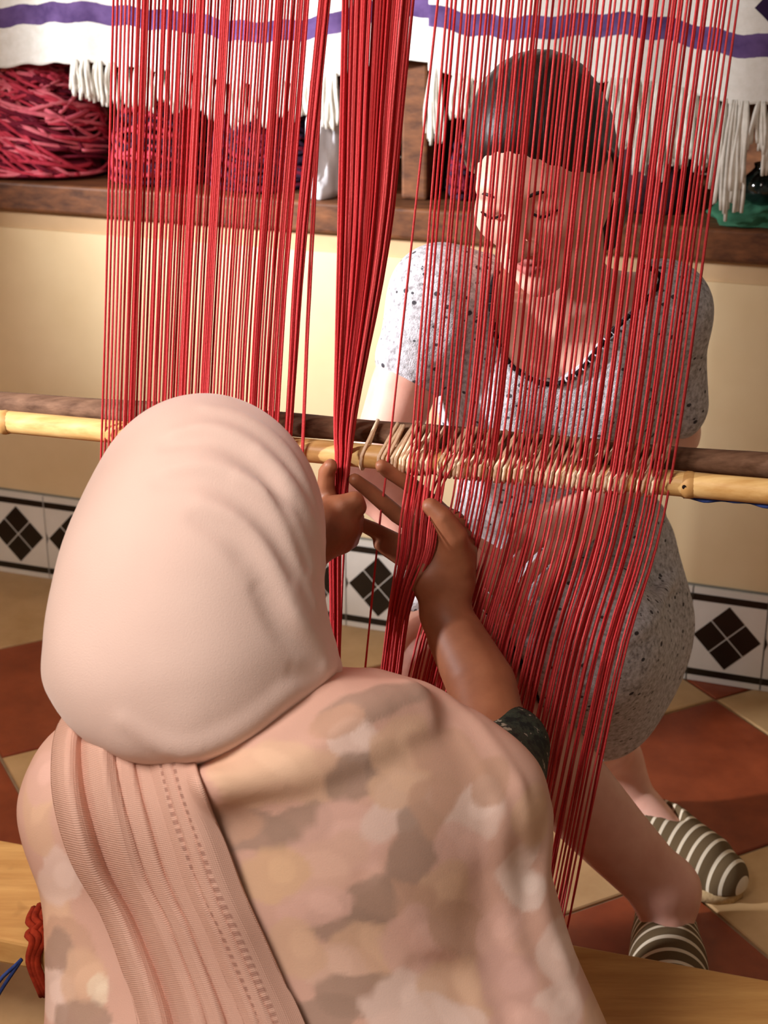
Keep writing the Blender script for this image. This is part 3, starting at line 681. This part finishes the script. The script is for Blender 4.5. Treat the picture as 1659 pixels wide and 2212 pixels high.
def crease(F_, pts, r, depth, mode, k, f0=.8, f1=1.35):
    q = [F_.hit(x, y, f0, f1) for x, y in pts]; q = [p for p in q if p is not None]
    if len(q) < 2: return
    q = [p+F_.normal(p)*depth for p in q]; n = max(3, len(q)*3); sp = spline(q, n); F_.cone(sp, [r*(.45+.55*math.sin(math.pi*min(max((i+.7)/(n+.4), 0), 1))) for i in range(n)], k, mode, pad=.01)
for pts, r in (([(430, 1660), (560, 1640), (700, 1590), (840, 1520), (940, 1500)], .010), ([(480, 1700), (640, 1680), (800, 1620), (930, 1560)], .007), ([(960, 1500), (1040, 1600), (1110, 1720), (1150, 1850)], .008), ([(1120, 1700), (1080, 1800), (1090, 1930), (1130, 2060)], .008), ([(1190, 1760), (1195, 1850), (1170, 1960), (1220, 2090)], .007), ([(820, 1900), (900, 2000), (1000, 2080), (1060, 2200)], .006)):
    crease(S, pts, r*1.5, -r*1.25, 'u', .014)
for pts, r in (([(420, 1645), (540, 1625), (650, 1585), (740, 1530)], .010), ([(1000, 1545), (1070, 1640), (1120, 1760)], .007), ([(1120, 1990), (1190, 2080), (1240, 2180)], .010), ([(900, 2090), (1010, 2110), (1090, 2190)], .008)):
    crease(S, pts, r*1.5, r*1.2, 'd', .012)
# printed blossoms: spots on the cloth
blobs = []
def blob(px, py, rx, ry, ang, col, soft=.16):
    p = on_shawl(px, py)
    if p is None: return
    v = ray(px, py); v = v/np.linalg.norm(v); r_ = A_([1., 0, 0]); u_ = np.cross(r_, v); u_ /= np.linalg.norm(u_)
    dep = np.linalg.norm(p-O); a = math.radians(ang); e1 = r_*math.cos(a)-u_*math.sin(a); e2 = r_*math.sin(a)+u_*math.cos(a)
    blobs.append((p, e1, e2, rx*dep/F, ry*dep/F, A_(lin(col)[:3]), soft))
GREY, BEI, PINK, PALE, TAN = (166, 138, 122), (226, 186, 156), (230, 186, 172), (240, 212, 200), (206, 164, 140)
for q in ((620, 1680, 150, 60, -8, BEI), (560, 1650, 120, 45, -12, (230, 192, 162)), (790, 1530, 130, 40, -20, GREY), (770, 1600, 60, 45, 0, PALE), (720, 1560, 70, 30, -20, TAN), (770, 1680, 70, 55, 0, GREY), (840, 1650, 45, 60, 20, GREY), (870, 1610, 70, 70, 0, BEI), (960, 1640, 90, 60, 20, TAN),
          (560, 1800, 90, 45, 10, GREY), (650, 1790, 70, 50, -10, GREY), (500, 1780, 60, 40, 0, TAN), (740, 1820, 130, 75, -30, PINK), (680, 1880, 120, 60, -25, (228, 186, 166)), (590, 1890, 70, 60, 10, (228, 188, 150)), (860, 1740, 60, 90, 40, PALE), (900, 1830, 60, 90, 10, GREY), (860, 1700, 80, 40, -20, BEI), (960, 1740, 70, 70, 0, TAN), (1030, 1760, 55, 75, 25, PALE), (1000, 1840, 60, 60, 0, PINK),
          (1135, 1915, 48, 45, 0, (246, 224, 214)), (1120, 1860, 55, 30, -40, PALE), (1060, 1690, 40, 60, 20, TAN), (1150, 1760, 40, 70, 15, BEI), (960, 1930, 60, 70, 20, BEI), (850, 1960, 90, 50, -10, TAN), (740, 2000, 90, 45, 0, GREY), (800, 1960, 60, 60, 30, GREY), (680, 1960, 80, 40, -10, PINK), (800, 2060, 110, 60, 5, BEI), (720, 2090, 80, 50, 10, (228, 190, 170)), (900, 2040, 70, 70, 0, PINK), (1000, 2010, 80, 60, 30, TAN), (1080, 2010, 50, 60, 0, PINK),
          (780, 2150, 110, 45, 0, GREY), (700, 2190, 70, 40, 0, GREY), (880, 2170, 90, 60, -10, PALE), (990, 2140, 90, 60, 30, BEI), (960, 2210, 100, 50, 10, PALE), (1100, 2120, 70, 70, 30, (216, 172, 160)), (1210, 2060, 50, 70, 20, PALE), (1210, 2180, 60, 60, 0, PALE), (1120, 2210, 60, 40, 0, PINK), (1290, 2200, 40, 50, 0, BEI), (640, 2050, 60, 60, 0, BEI),
          (110, 1980, 60, 90, 10, BEI), (125, 1900, 50, 60, 0, PALE), (150, 2040, 70, 50, 30, TAN), (120, 2080, 45, 60, 10, GREY), (118, 2150, 50, 55, 0, PALE), (180, 2130, 50, 80, 0, BEI), (215, 2140, 22, 30, 0, (246, 226, 200)), (170, 2200, 60, 40, 0, GREY), (80, 1760, 40, 90, 0, BEI), (90, 1680, 40, 60, 0, PINK)):
    blob(*q)
    if q[5] is not GREY and q[5] is not TAN: blob(q[0]+q[2]*.22, q[1]-q[3]*.18, q[2]*.5, q[3]*.5, q[4]+35, tuple(min(255, c_+10) for c_ in q[5]), .3)
for i in range(26):                                         # the print goes on below
    blob(120+46*i, 2290+(i*67) % 170, 45+(i*31) % 50, 40+(i*17) % 30, (i*47) % 90, (GREY, BEI, PINK, PALE, TAN, PALE)[i % 6])
def shawl_print(v):
    c_ = np.tile(A_(lin((222, 178, 160))[:3]), (len(v), 1)); wob = .10*np.sin(v[:, 0]*110+v[:, 2]*90)+.09*np.sin(v[:, 2]*150-v[:, 0]*70)+.05*np.sin(v[:, 0]*260+v[:, 2]*210)
    for p, e1, e2, rx, ry, col, soft in blobs:
        d = v-p; q = np.sqrt((d@e1/rx)**2+(d@e2/ry)**2+(np.linalg.norm(d, axis=1)/(3*max(rx, ry)))**4)+wob
        w_ = np.clip((1.08-q)/soft, 0, 1)[:, None]*.80; c_ = c_*(1-w_)+col*w_
    return c_
S.build('floral_shawl', 'floral_voile', weaver, 1, 'sheer shawl printed with pink, beige and grey blossoms', attr={'print': shawl_print})
# --- pale pink head covering
Hj = Field(axis((-.34, .02, .003)), axis((.96, 1.34, .003)), axis((.56, .92, .003)))
Hj.ell((-.150, 1.185, .752), (.101, .112, .118), k=.02)
Hj.ell((-.166, 1.125, .714), (.103, .098, .112), k=.035)
Hj.ell((-.170, 1.09, .682), (.082, .068, .056), k=.05)
Hj.cone([P(610, 1395, 1.13), P(680, 1432, 1.13), P(716, 1445, 1.13)], [.022, .013, .005], k=.03)
Hj.cone([P(250, 1440, 1.10), P(190, 1462, 1.09), P(142, 1462, 1.09)], [.03, .018, .006], k=.03)
Hj.cone([P(260, 1520, 1.07), P(330, 1555, 1.05), P(410, 1562, 1.045), P(500, 1530, 1.06), P(590, 1475, 1.09)], [.018, .025, .027, .024, .018], k=.03)
Hj.cone([P(310, 1450, 1.10), P(440, 1440, 1.10), P(540, 1410, 1.12)], .055, k=.05)
for pts, r in (([(380, 935), (450, 925), (530, 955), (600, 1020), (650, 1110), (685, 1210)], .005), ([(450, 880), (540, 910), (620, 980), (670, 1070), (700, 1170)], .005), ([(360, 1020), (440, 1010), (530, 1045), (600, 1120), (650, 1220), (680, 1300)], .008), ([(520, 1040), (590, 1070), (640, 1140), (680, 1230)], .007), ([(560, 980), (630, 1050), (680, 1140), (700, 1220)], .006), ([(440, 1090), (520, 1130), (590, 1220), (650, 1330), (700, 1400)], .010), ([(540, 1230), (600, 1310), (660, 1390), (715, 1435)], .008), ([(270, 1560), (380, 1620), (500, 1590), (620, 1500), (690, 1460)], .008), ([(650, 1440), (690, 1452), (722, 1444)], .005)):
    crease(Hj, pts, r*1.5, -r*1.1, 'u', .010)
for pts, r in (([(360, 960), (450, 950), (520, 978), (580, 1035), (630, 1120), (665, 1220)], .005), ([(350, 1040), (440, 1030), (520, 1065), (580, 1140), (630, 1240)], .007), ([(430, 1120), (510, 1160), (570, 1250), (630, 1360)], .008), ([(560, 1280), (620, 1360), (690, 1430)], .007), ([(640, 1452), (680, 1458), (700, 1462)], .007)):
    crease(Hj, pts, r*1.5, r*1.05, 'd', .010)
Hj.build('head_covering', 'hijab_jersey', weaver, 1, 'pale pink jersey head covering')
# --- knitted scarf end lying in folds down the back
Lp = [(196, 1500), (135, 1560), (118, 1640), (124, 1740), (160, 1860), (222, 1970), (262, 2070), (292, 2170), (310, 2260), (335, 2380)]
Rp = [(420, 1580), (425, 1650), (455, 1740), (492, 1830), (530, 1930), (575, 2030), (615, 2120), (655, 2210), (680, 2280), (715, 2400)]
nu, nv = 150, 90; Ls, Rs = spline([A_([*p, 0.]) for p in Lp], nv), spline([A_([*p, 0.]) for p in Rp], nv); V_ = []; UV = []
fu = [0, .05, .10, .135, .195, .25, .33, .385, .402, .43, .50, .53, .57, .65, .72, .738, .755, .80, .82, .838, .90, 1.0]; fh_ = [.001, .010, .013, .010, .001, .012, .018, .015, .001, .014, .013, .005, .010, .008, .010, .005, .010, .010, .005, .010, .008, .003]
Dp = []
for j in range(nv):
    row_ = []
    for i in range(nu):
        u = i/(nu-1); a = Ls[j]*(1-u)+Rs[j]*u; p = S.hit(a[0], a[1], .8, 1.3, .008)
        row_.append(np.linalg.norm(p-O) if p is not None else np.nan)
    Dp.append(row_)
Dp = A_(Dp); 
for j in range(nv):
    g = np.isnan(Dp[j]); 
    if g.any() and (~g).any(): Dp[j, g] = np.interp(np.nonzero(g)[0], np.nonzero(~g)[0], Dp[j, ~g])
for j in range(nv):
    if np.isnan(Dp[j]).any(): Dp[j] = Dp[j-1]
for _ in range(6): Dp[:, 1:-1] = .5*Dp[:, 1:-1]+.25*(Dp[:, 2:]+Dp[:, :-2]); Dp[1:-1] = .5*Dp[1:-1]+.25*(Dp[2:]+Dp[:-2])
for j in range(nv):
    for i in range(nu):
        u = i/(nu-1); v_ = j/(nv-1); a = Ls[j]*(1-u)+Rs[j]*u; d = ray(a[0], a[1]); d /= np.linalg.norm(d)
        hgt = .003+float(np.interp(u+.014*math.sin(5*v_+6*u)+.008*math.sin(13*v_), fu, fh_))*(1.7+.4*math.sin(3*v_+8*u))
        V_.append(O+d*(Dp[j, i]-hgt)); UV.append((u, v_))
F_ = [(j*nu+i, j*nu+i+1, (j+1)*nu+i+1, (j+1)*nu+i) for j in range(nv-1) for i in range(nu-1)]
me = mesh('knitted_scarf', V_, F_); uv = me.uv_layers.new(name='UVMap')
for lp in me.loops: uv.data[lp.index].uv = UV[lp.vertex_index]
o = link('knitted_scarf', me, 'scarf_knit', weaver, 'pink knitted scarf end with ladder stitching'); sm = o.modifiers.new('thickness', 'SOLIDIFY'); sm.thickness = .003; sm.offset = -1

# ================================================================== the person facing the weaver, behind the warp
woman = thing('person', 'person in a short-sleeved grey knit dress and striped shoes, sitting behind the red warp', 'person', (.25, 1.72, 0))
f_ = A_([-.372, -.828, -.42]); f_ /= np.linalg.norm(f_); r_ = A_([.912, -.41, 0]); r_ /= np.linalg.norm(r_); w_ = np.cross(f_, r_); w_ = -np.cross(r_, f_)
ro = math.radians(7); r_, w_ = r_*math.cos(ro)+w_*math.sin(ro), w_*math.cos(ro)-r_*math.sin(ro)
HR = np.stack([r_, f_, w_], 1)                              # head axes: side, face, crown
HS = .945                                                   # head scale
HO = P(1113, 450, 1.585)-f_*.086*HS
def hl(x, y, z): return HO+HR@A_([x, y, z])*HS
class Head:                                                 # the same blends at head scale
    def __init__(s, F_): s.F = F_
    def cone(s, pts, rs, k=.01, mode='u'): s.F.cone(pts, rs*HS if np.isscalar(rs) else [x*HS for x in rs], k, mode)
    def ball(s, c_, r, k=.01, mode='u'): s.F.ball(c_, r*HS, k, mode)
    def ell(s, c_, r, R_, k=.01, mode='u'): s.F.ell(c_, [x*HS for x in r], R_, k, mode)
NB = P(1215, 655, 1.715)                                    # neck base
ShA, ShB = P(952, 640, 1.71), P(1428, 672, 1.75)            # shoulders (window side, far side)
ElA, WrA = P(806, 1035, 1.63), P(905, 1150, 1.585)
ElB, WrB = P(1448, 935, 1.80), P(1285, 1090, 1.66)
KnA, AnA = P(950, 1415, 1.565), P(1438, 1925, 1.585)
KnB, AnB = A_([.235, 1.605, .44]), A_([.315, 1.855, .125])
HipA, HipB = A_([.15, 1.77, .36]), A_([.29, 1.79, .35])
ht = A_([.335, 1.42, 0]); hh = A_([.362, 1.655, 0]); ft = A_([.474, 1.705, 0]); fh = A_([.285, 1.900, 0])   # shoe tips and heels on the floor
G = Field(axis((-.07, .06, .0040), (.06, .30, .0019), (.30, .50, .0045)), axis((1.38, 1.47, .0045), (1.47, 1.70, .0021), (1.70, 2.02, .0055)), axis((.0, .50, .0045), (.50, .84, .0035), (.84, 1.13, .0019)))
def trunk(F_, g):
    F_.ell(P(1190, 840, 1.745), (.128+g, .078+g, .150+g), k=.04)
    F_.ell((.215, 1.775, .52), (.120+g, .088+g, .13+g), k=.05)
    F_.ell((.222, 1.80, .38), (.148+g, .125+g, .135+g), k=.06)
    F_.cone([ShA, NB+A_([0, .025, -.03]), ShB], [.046+g, .058+g, .046+g], k=.04)
    for px in (1115, 1290): F_.ell(P(px, 850, 1.69), (.052+g, .045+g, .052+g), k=.04)
trunk(G, -.002)
G.cone([hl(0, -.035, -.06), NB+A_([-.004, .012, .01]), NB+A_([0, .03, -.05])], [.050, .050, .062], k=.03)
G.cone([P(1200, 700, 1.675), P(1110, 640, 1.68)], [.008, .009], k=.02); G.cone([P(1225, 700, 1.675), P(1330, 650, 1.70)], [.008, .009], k=.02)    # collar bones
# head
GH = Head(G)
GH.ell(hl(0, -.012, .030), (.068, .087, .078), HR, k=.01); GH.ell(hl(0, .026, -.030), (.0595, .062, .083), HR, k=.03)
for q in (-1, 1):
    GH.cone([hl(q*.050, -.008, -.052), hl(q*.030, .050, -.092), hl(0, .068, -.103)], [.022, .020, .017], k=.025)
    GH.ball(hl(q*.040, .057, -.030), .023, k=.025)
    GH.ell(hl(q*.072, -.012, -.012), (.007, .017, .030), HR, k=.008)
GH.ball(hl(0, .072, -.101), .0165, k=.018)
GH.cone([hl(-.036, .070, .016), hl(0, .078, .012), hl(.036, .070, .016)], [.010, .011, .010], k=.018)
for q in (-1, 1): GH.ball(hl(q*.0315, .099, -.006), .0165, k=.016, mode='d')
for q in (-1, 1): GH.ell(hl(q*.0315, .0725, -.005), (.0155, .0125, .0118), HR, k=.004)
for q in (-1, 1): GH.cone([hl(q*.018, .0825, -.0085), hl(q*.031, .0862, -.0105), hl(q*.044, .0795, -.0085)], .0011, k=.002, mode='d')
GH.cone([hl(0, .080, .004), hl(0, .096, -.022), hl(0, .110, -.043)], [.0085, .0085, .0105], k=.010)
for q in (-1, 1): GH.ball(hl(q*.0115, .097, -.046), .0082, k=.006)
for q in (-1, 1): GH.ball(hl(q*.0065, .105, -.0535), .0032, k=.003, mode='d')
GH.ell(hl(0, .078, -.071), (.027, .015, .020), HR, k=.012)
GH.cone([hl(-.023, .0835, -.0695), hl(-.008, .0925, -.0655), hl(0, .0925, -.0670), hl(.008, .0925, -.0655), hl(.023, .0835, -.0695)], [.002, .0046, .0044, .0046, .002], k=.004)
GH.cone([hl(-.021, .083, -.0715), hl(0, .0915, -.0785), hl(.021, .083, -.0715)], [.0022, .0064, .0022], k=.005)
GH.cone([hl(-.024, .0865, -.0705), hl(0, .0985, -.0722), hl(.024, .0865, -.0705)], .0014, k=.0025, mode='d')
# arms and hands
G.cone([ShA, (ShA*.5+ElA*.5)+A_([-.004, 0, 0]), ElA], [.044, .038, .033], k=.02); G.cone([ElA, ElA*.55+WrA*.45, WrA], [.033, .030, .0215], k=.015)
G.cone([ShB, (ShB+ElB)/2+A_([.004, 0, 0]), ElB], [.044, .039, .034], k=.02); G.cone([ElB, ElB*.55+WrB*.45, WrB], [.034, .032, .0215], k=.015)
def hand(F_, wr, d, nrm, side, s=1.0, curl=.35):
    d = d/np.linalg.norm(d); nrm = nrm-d*nrm.dot(d); nrm /= np.linalg.norm(nrm); e = np.cross(d, nrm)*side
    def q(a, b, c_): return wr+(d*a+e*b+nrm*c_)*s
    F_.cone([q(0, 0, 0), q(.03, .0, 0), q(.075, .0, 0)], [.021*s, .022*s, .019*s], k=.012); F_.cone([q(.03, -.016, 0), q(.078, -.026, 0)], [.015*s, .012*s], k=.012); F_.cone([q(.03, .016, 0), q(.082, .020, 0)], [.015*s, .012*s], k=.012)
    for i, (b, ln) in enumerate(((.026, .068), (.009, .076), (-.010, .070), (-.027, .054))):
        F_.cone([q(.080, b, 0), q(.080+ln*.42, b*1.08, -.006*curl*3), q(.080+ln*.74, b*1.1, -.022*curl*2), q(.080+ln*.95, b*1.1, -.045*curl*2)], [.0088*s, .0082*s, .0076*s, .0062*s], k=.004, pad=.012)
    F_.cone([q(.018, .018, -.004), q(.045, .040, -.012), q(.068, .050, -.016), q(.088, .052, -.018)], [.0135*s, .0110*s, .0094*s, .0076*s], k=.007, pad=.012)
hand(G, WrA, P(985, 1215, 1.56)-WrA, A_([.1, -.5, .85]), -1); hand(G, WrB, P(1190, 1165, 1.60)-WrB, A_([0, -.45, .9]), 1)
# legs and feet
def foot(F_, an, heel, toe):
    d = toe-heel; z = A_([0, 0, 1.]); F_.cone([an, heel+d*.16+z*.045], [.036, .036], k=.02); F_.cone([an+z*.01+d*.04, heel+d*.34+z*.078, heel+d*.58+z*.046, heel+d*.84+z*.032], [.035, .030, .026, .020], k=.02)
G.cone([HipA, KnA], [.082, .056], k=.03); G.ball(KnA+A_([0, -.006, .004]), .050, k=.02); G.cone([KnA, KnA*.66+AnA*.34+A_([.0, .018, 0]), KnA*.25+AnA*.75, AnA], [.052, .058, .046, .039], k=.02); foot(G, AnA, hh, ht)
G.cone([HipB, KnB], [.082, .056], k=.03); G.cone([KnB, KnB*.66+AnB*.34+A_([.0, .022, 0]), KnB*.25+AnB*.75, AnB], [.052, .055, .042, .035], k=.02); foot(G, AnB, fh, ft)
HRi = HR.T
def lips(v):
    q = (v-HO)@HR/HS; m = np.clip(1.2-np.sqrt((q[:, 0]/.024)**2+((q[:, 2]+.0725)/(.0115*(1-.45*np.clip(np.abs(q[:, 0])/.024, 0, 1))+1e-4))**2), 0, .25)/.25
    return np.where((q[:, 1] > .07) & (np.abs(q[:, 0]) < .03), m*.8, 0)
G.build('body', 'skin_fair', woman, 1, attr={'tint': lips})
# brows, lashes, hair, earring
for q in (-1, 1):
    br = MB(); br.tube(spline([hl(q*.013, .0855, .0125), hl(q*.030, .0835, .0175), hl(q*.049, .0700, .0130)], 12), [.0012]+[.0022]*8+[.0016, .001, .0006], 6); br.build('eyebrow', 'hair_fine', woman)
    la = MB(); la.tube(spline([hl(q*.0165, .0835, -.0092), hl(q*.031, .0868, -.0118), hl(q*.046, .0785, -.0085)], 12), [.0006]+[.0014]*10+[.0008], 5); la.build('eyelashes', 'lash', woman)
Hr = Field(axis((.02, .36, .0028)), axis((1.46, 1.86, .0028)), axis((.80, 1.14, .0028)))
HH = Head(Hr)
HH.ell(hl(0, -.016, .034), (.077, .094, .085), HR, k=.01)
HH.ell(hl(-.006, .108, -.038), (.068, .087, .100), HR, k=.022, mode='d')
for q in (-1, 1):
    HH.cone([hl(q*.060, .030, .040), hl(q*.074, .006, .010), hl(q*.074, -.022, -.02)], [.012, .012, .014], k=.015)
    HH.ell(hl(q*.080, -.006, -.014), (.014, .014, .022), HR, k=.008, mode='d')
HH.cone([hl(.02, -.065, -.01), hl(.035, -.058, -.055), hl(.042, -.055, -.10), hl(.035, -.055, -.14)], [.045, .036, .028, .016], k=.03)
HH.cone([hl(-.03, -.075, -.01), hl(-.04, -.065, -.06)], [.045, .03], k=.03)
q_ = HR.T
Hr.warp(lambda X, Y, Z: .0007*np.sin(((X-HO[0])*HR[0, 0]+(Y-HO[1])*HR[1, 0]+(Z-HO[2])*HR[2, 0])*420+14*((X-HO[0])*HR[0, 1]+(Y-HO[1])*HR[1, 1]+(Z-HO[2])*HR[2, 1])))
Hr.build('hair', 'hair', woman, 1, 'dark brown hair drawn back')
MB().tube([hl(.078, -.006, -.044), hl(.080, -.004, -.052), hl(.079, -.004, -.058)], [.0022, .0032, .002], 8).build('earring', 'gold', woman)
# dress
Dd = Field(axis((-.07, .50, .0040)), axis((1.46, 2.0, .0040)), axis((.14, .93, .0040)))
trunk(Dd, .009)
sA = ShA*.66+ElA*.34; sB = ShB*.25+ElB*.75
Dd.cone([ShA, sA], [.052, .049], k=.03); Dd.cone([ShB, ShB*.5+ElB*.5, sB], [.052, .049, .049], k=.03)
Dd.cone([HipA, KnA*.88+HipA*.12], [.105, .078], k=.05); Dd.cone([HipB, KnB], [.098, .080], k=.05); Dd.cone([KnB, KnB*.55+AnB*.45], [.080, .078], k=.05)
Dd.ell((.222, 1.80, .355), (.150, .145, .135), k=.05)
Dd.cone([P(1370, 1180, 1.80), P(1385, 1330, 1.80), P(1350, 1450, 1.79), P(1300, 1540, 1.76)], [.045, .048, .048, .044], k=.05)
Dd.ball(ShA+(ElA-ShA)*.86, .075, .004, 'd')
def poly_cut(F_, pts2, ymax, k=.003, sgn=1):
    pts2 = A_(pts2)
    def fn(X, Y, Z):
        x = np.broadcast_to(X, (X.shape[0], 1, Z.shape[2])).astype(float); z = np.broadcast_to(Z, (X.shape[0], 1, Z.shape[2])).astype(float)
        d = np.full(x.shape, 9.); ins = np.zeros(x.shape, bool)
        for (ax_, az_), (bx, bz) in zip(pts2, np.roll(pts2, -1, 0)):
            ex, ez = bx-ax_, bz-az_; t = np.clip(((x-ax_)*ex+(z-az_)*ez)/(ex*ex+ez*ez+1e-12), 0, 1)
            d = np.minimum(d, np.hypot(x-ax_-t*ex, z-az_-t*ez)); cr = ((az_ > z) != (bz > z)) & (x < (bx-ax_)*(z-az_)/(bz-az_+1e-12)+ax_); ins ^= cr
        return np.maximum(np.where(ins, -d, d), Y-ymax)
    lo = [pts2[:, 0].min()-.02, 0, pts2[:, 1].min()-.02]; hi = [pts2[:, 0].max()+.02, 9, pts2[:, 1].max()+.02]
    F_.put(fn, lo, hi, k, 'd')
neck = [(1380, 572), (1408, 580), (1426, 598), (1416, 622), (1378, 662), (1335, 702), (1290, 752), (1252, 798), (1205, 826), (1160, 822), (1112, 795), (1082, 752), (1066, 702), (1060, 650), (1064, 612), (1076, 582)]
neck3 = [Dd.hit(x, y, 1.5, 1.9) for x, y in neck]; neck3 = [p for p in neck3 if p is not None]
poly_cut(Dd, [(p[0], p[2]) for p in neck3]+[(neck3[-1][0]+.01, .99), (neck3[0][0], .99)], 1.80)
hem = [(760, 1330), (905, 1338), (1010, 1302), (1050, 1320), (1082, 1352), (1120, 1415), (1152, 1480), (1180, 1545), (1215, 1600), (1260, 1632), (1300, 1640)]
hem3 = [Dd.hit(x, y, 1.4, 1.9) for x, y in hem]; hem3 = [p for p in hem3 if p is not None]
poly_cut(Dd, [(p[0], p[2]) for p in hem3]+[(hem3[-1][0]+.02, .0), (-.2, .0), (-.2, hem3[0][2])], 1.70)
for pts, r in (([(1100, 880), (1150, 960), (1230, 1030)], .008), ([(1340, 760), (1330, 860), (1290, 960)], .008), ([(1400, 720), (1390, 820), (1400, 900)], .007), ([(1430, 1100), (1380, 1200), (1320, 1290)], .010), ([(1460, 1250), (1400, 1340), (1310, 1400)], .010), ([(950, 600), (980, 700), (960, 780)], .007)):
    crease(Dd, pts, r, -r*.6, 'u', .014, 1.4, 1.95)
Dd.build('knit_dress', 'heather_knit', woman, 1, 'speckled grey knit dress')
def dashed(pts, r, name, gap=.0062):
    mb = MB(); sp = spline(pts, 200); acc = 0; run = []; on_ = True
    for a, b in zip(sp[:-1], sp[1:]):
        run.append(a); acc += np.linalg.norm(b-a)
        if acc > (gap if on_ else gap*.12):
            run.append(b)
            if on_ and len(run) > 1: mb.tube(run, r, 6)
            acc = 0; run = []; on_ = not on_
    if len(run) > 1: mb.tube(run, r, 6)
    mb.build(name, 'dark_trim', woman)
dashed([p+A_([0, -.004, 0]) for p in neck3], .0030, 'neck_trim', .007)
dashed([p+A_([0, -.003, 0]) for p in hem3[2:]], .0022, 'hem_trim', .012)
# striped canvas shoes on rope soles
def shoe(heel, toe, opc, opn, wf):
    d = toe-heel; Ln = float(np.linalg.norm(d)); d = d/Ln; e = np.cross(d, A_([0, 0, 1.])); z = A_([0, 0, 1.]); lo = np.minimum(heel, toe)-.07; hi = np.maximum(heel, toe)+.07
    K = Field(axis((lo[0], hi[0], .0026)), axis((lo[1], hi[1], .0026)), axis((.008, .13, .0026)))
    def q(a, b, c_): return heel+d*a*Ln+e*b+z*c_
    K.cone([q(.10, 0, .030), q(.32, .0, .030), q(.60, 0, .030), q(.80, 0, .027), q(.90, 0, .024)], [.034, .036*wf, .041*wf, .040*wf, .033*wf], k=.01)
    K.cone([q(.12, 0, .056), q(.35, 0, .056), q(.55, 0, .052), q(.78, 0, .036)], [.033, .035, .036*wf, .031*wf], k=.015)
    R_ = np.stack([d, e, z], 1)
    K.ell(q(opc, 0, .092), (opn*Ln, .0275, .054), R_, k=.005, mode='d')
    K.put(lambda X, Y, Z: Z-.014+0*X+0*Y, (-9, -9, -9), (9, 9, .02), .001, 'd')
    sh_ = K.build('shoe', 'striped_canvas', woman, 1, 'brown canvas shoe with pale stripes', attr={'along': lambda v: (v-heel)@d+.004})
    sole = MB(); out = []
    for i in range(40):
        a = 2*math.pi*i/40; t = .5-.5*math.cos(a); wd = float(np.interp(t, [0, .08, .3, .6, .82, .94, 1], [.010, .030, .036, .043, .042, .030, .008]))*wf*(1 if a < math.pi else -1)
        out.append(heel+d*(Ln*(-.01+1.02*t))+e*wd)
    V2 = [p+z*.0005 for p in out]+[p+z*.017 for p in out]; n = 40
    sole.add(V2, [tuple(range(n))[::-1], tuple(range(n, 2*n))]+[(i, (i+1) % n, n+(i+1) % n, n+i) for i in range(n)]).build('rope_sole', 'jute', sh_)
shoe(hh, ht, .28, .27, 1.18); shoe(fh, ft, .32, .34, 1.08)
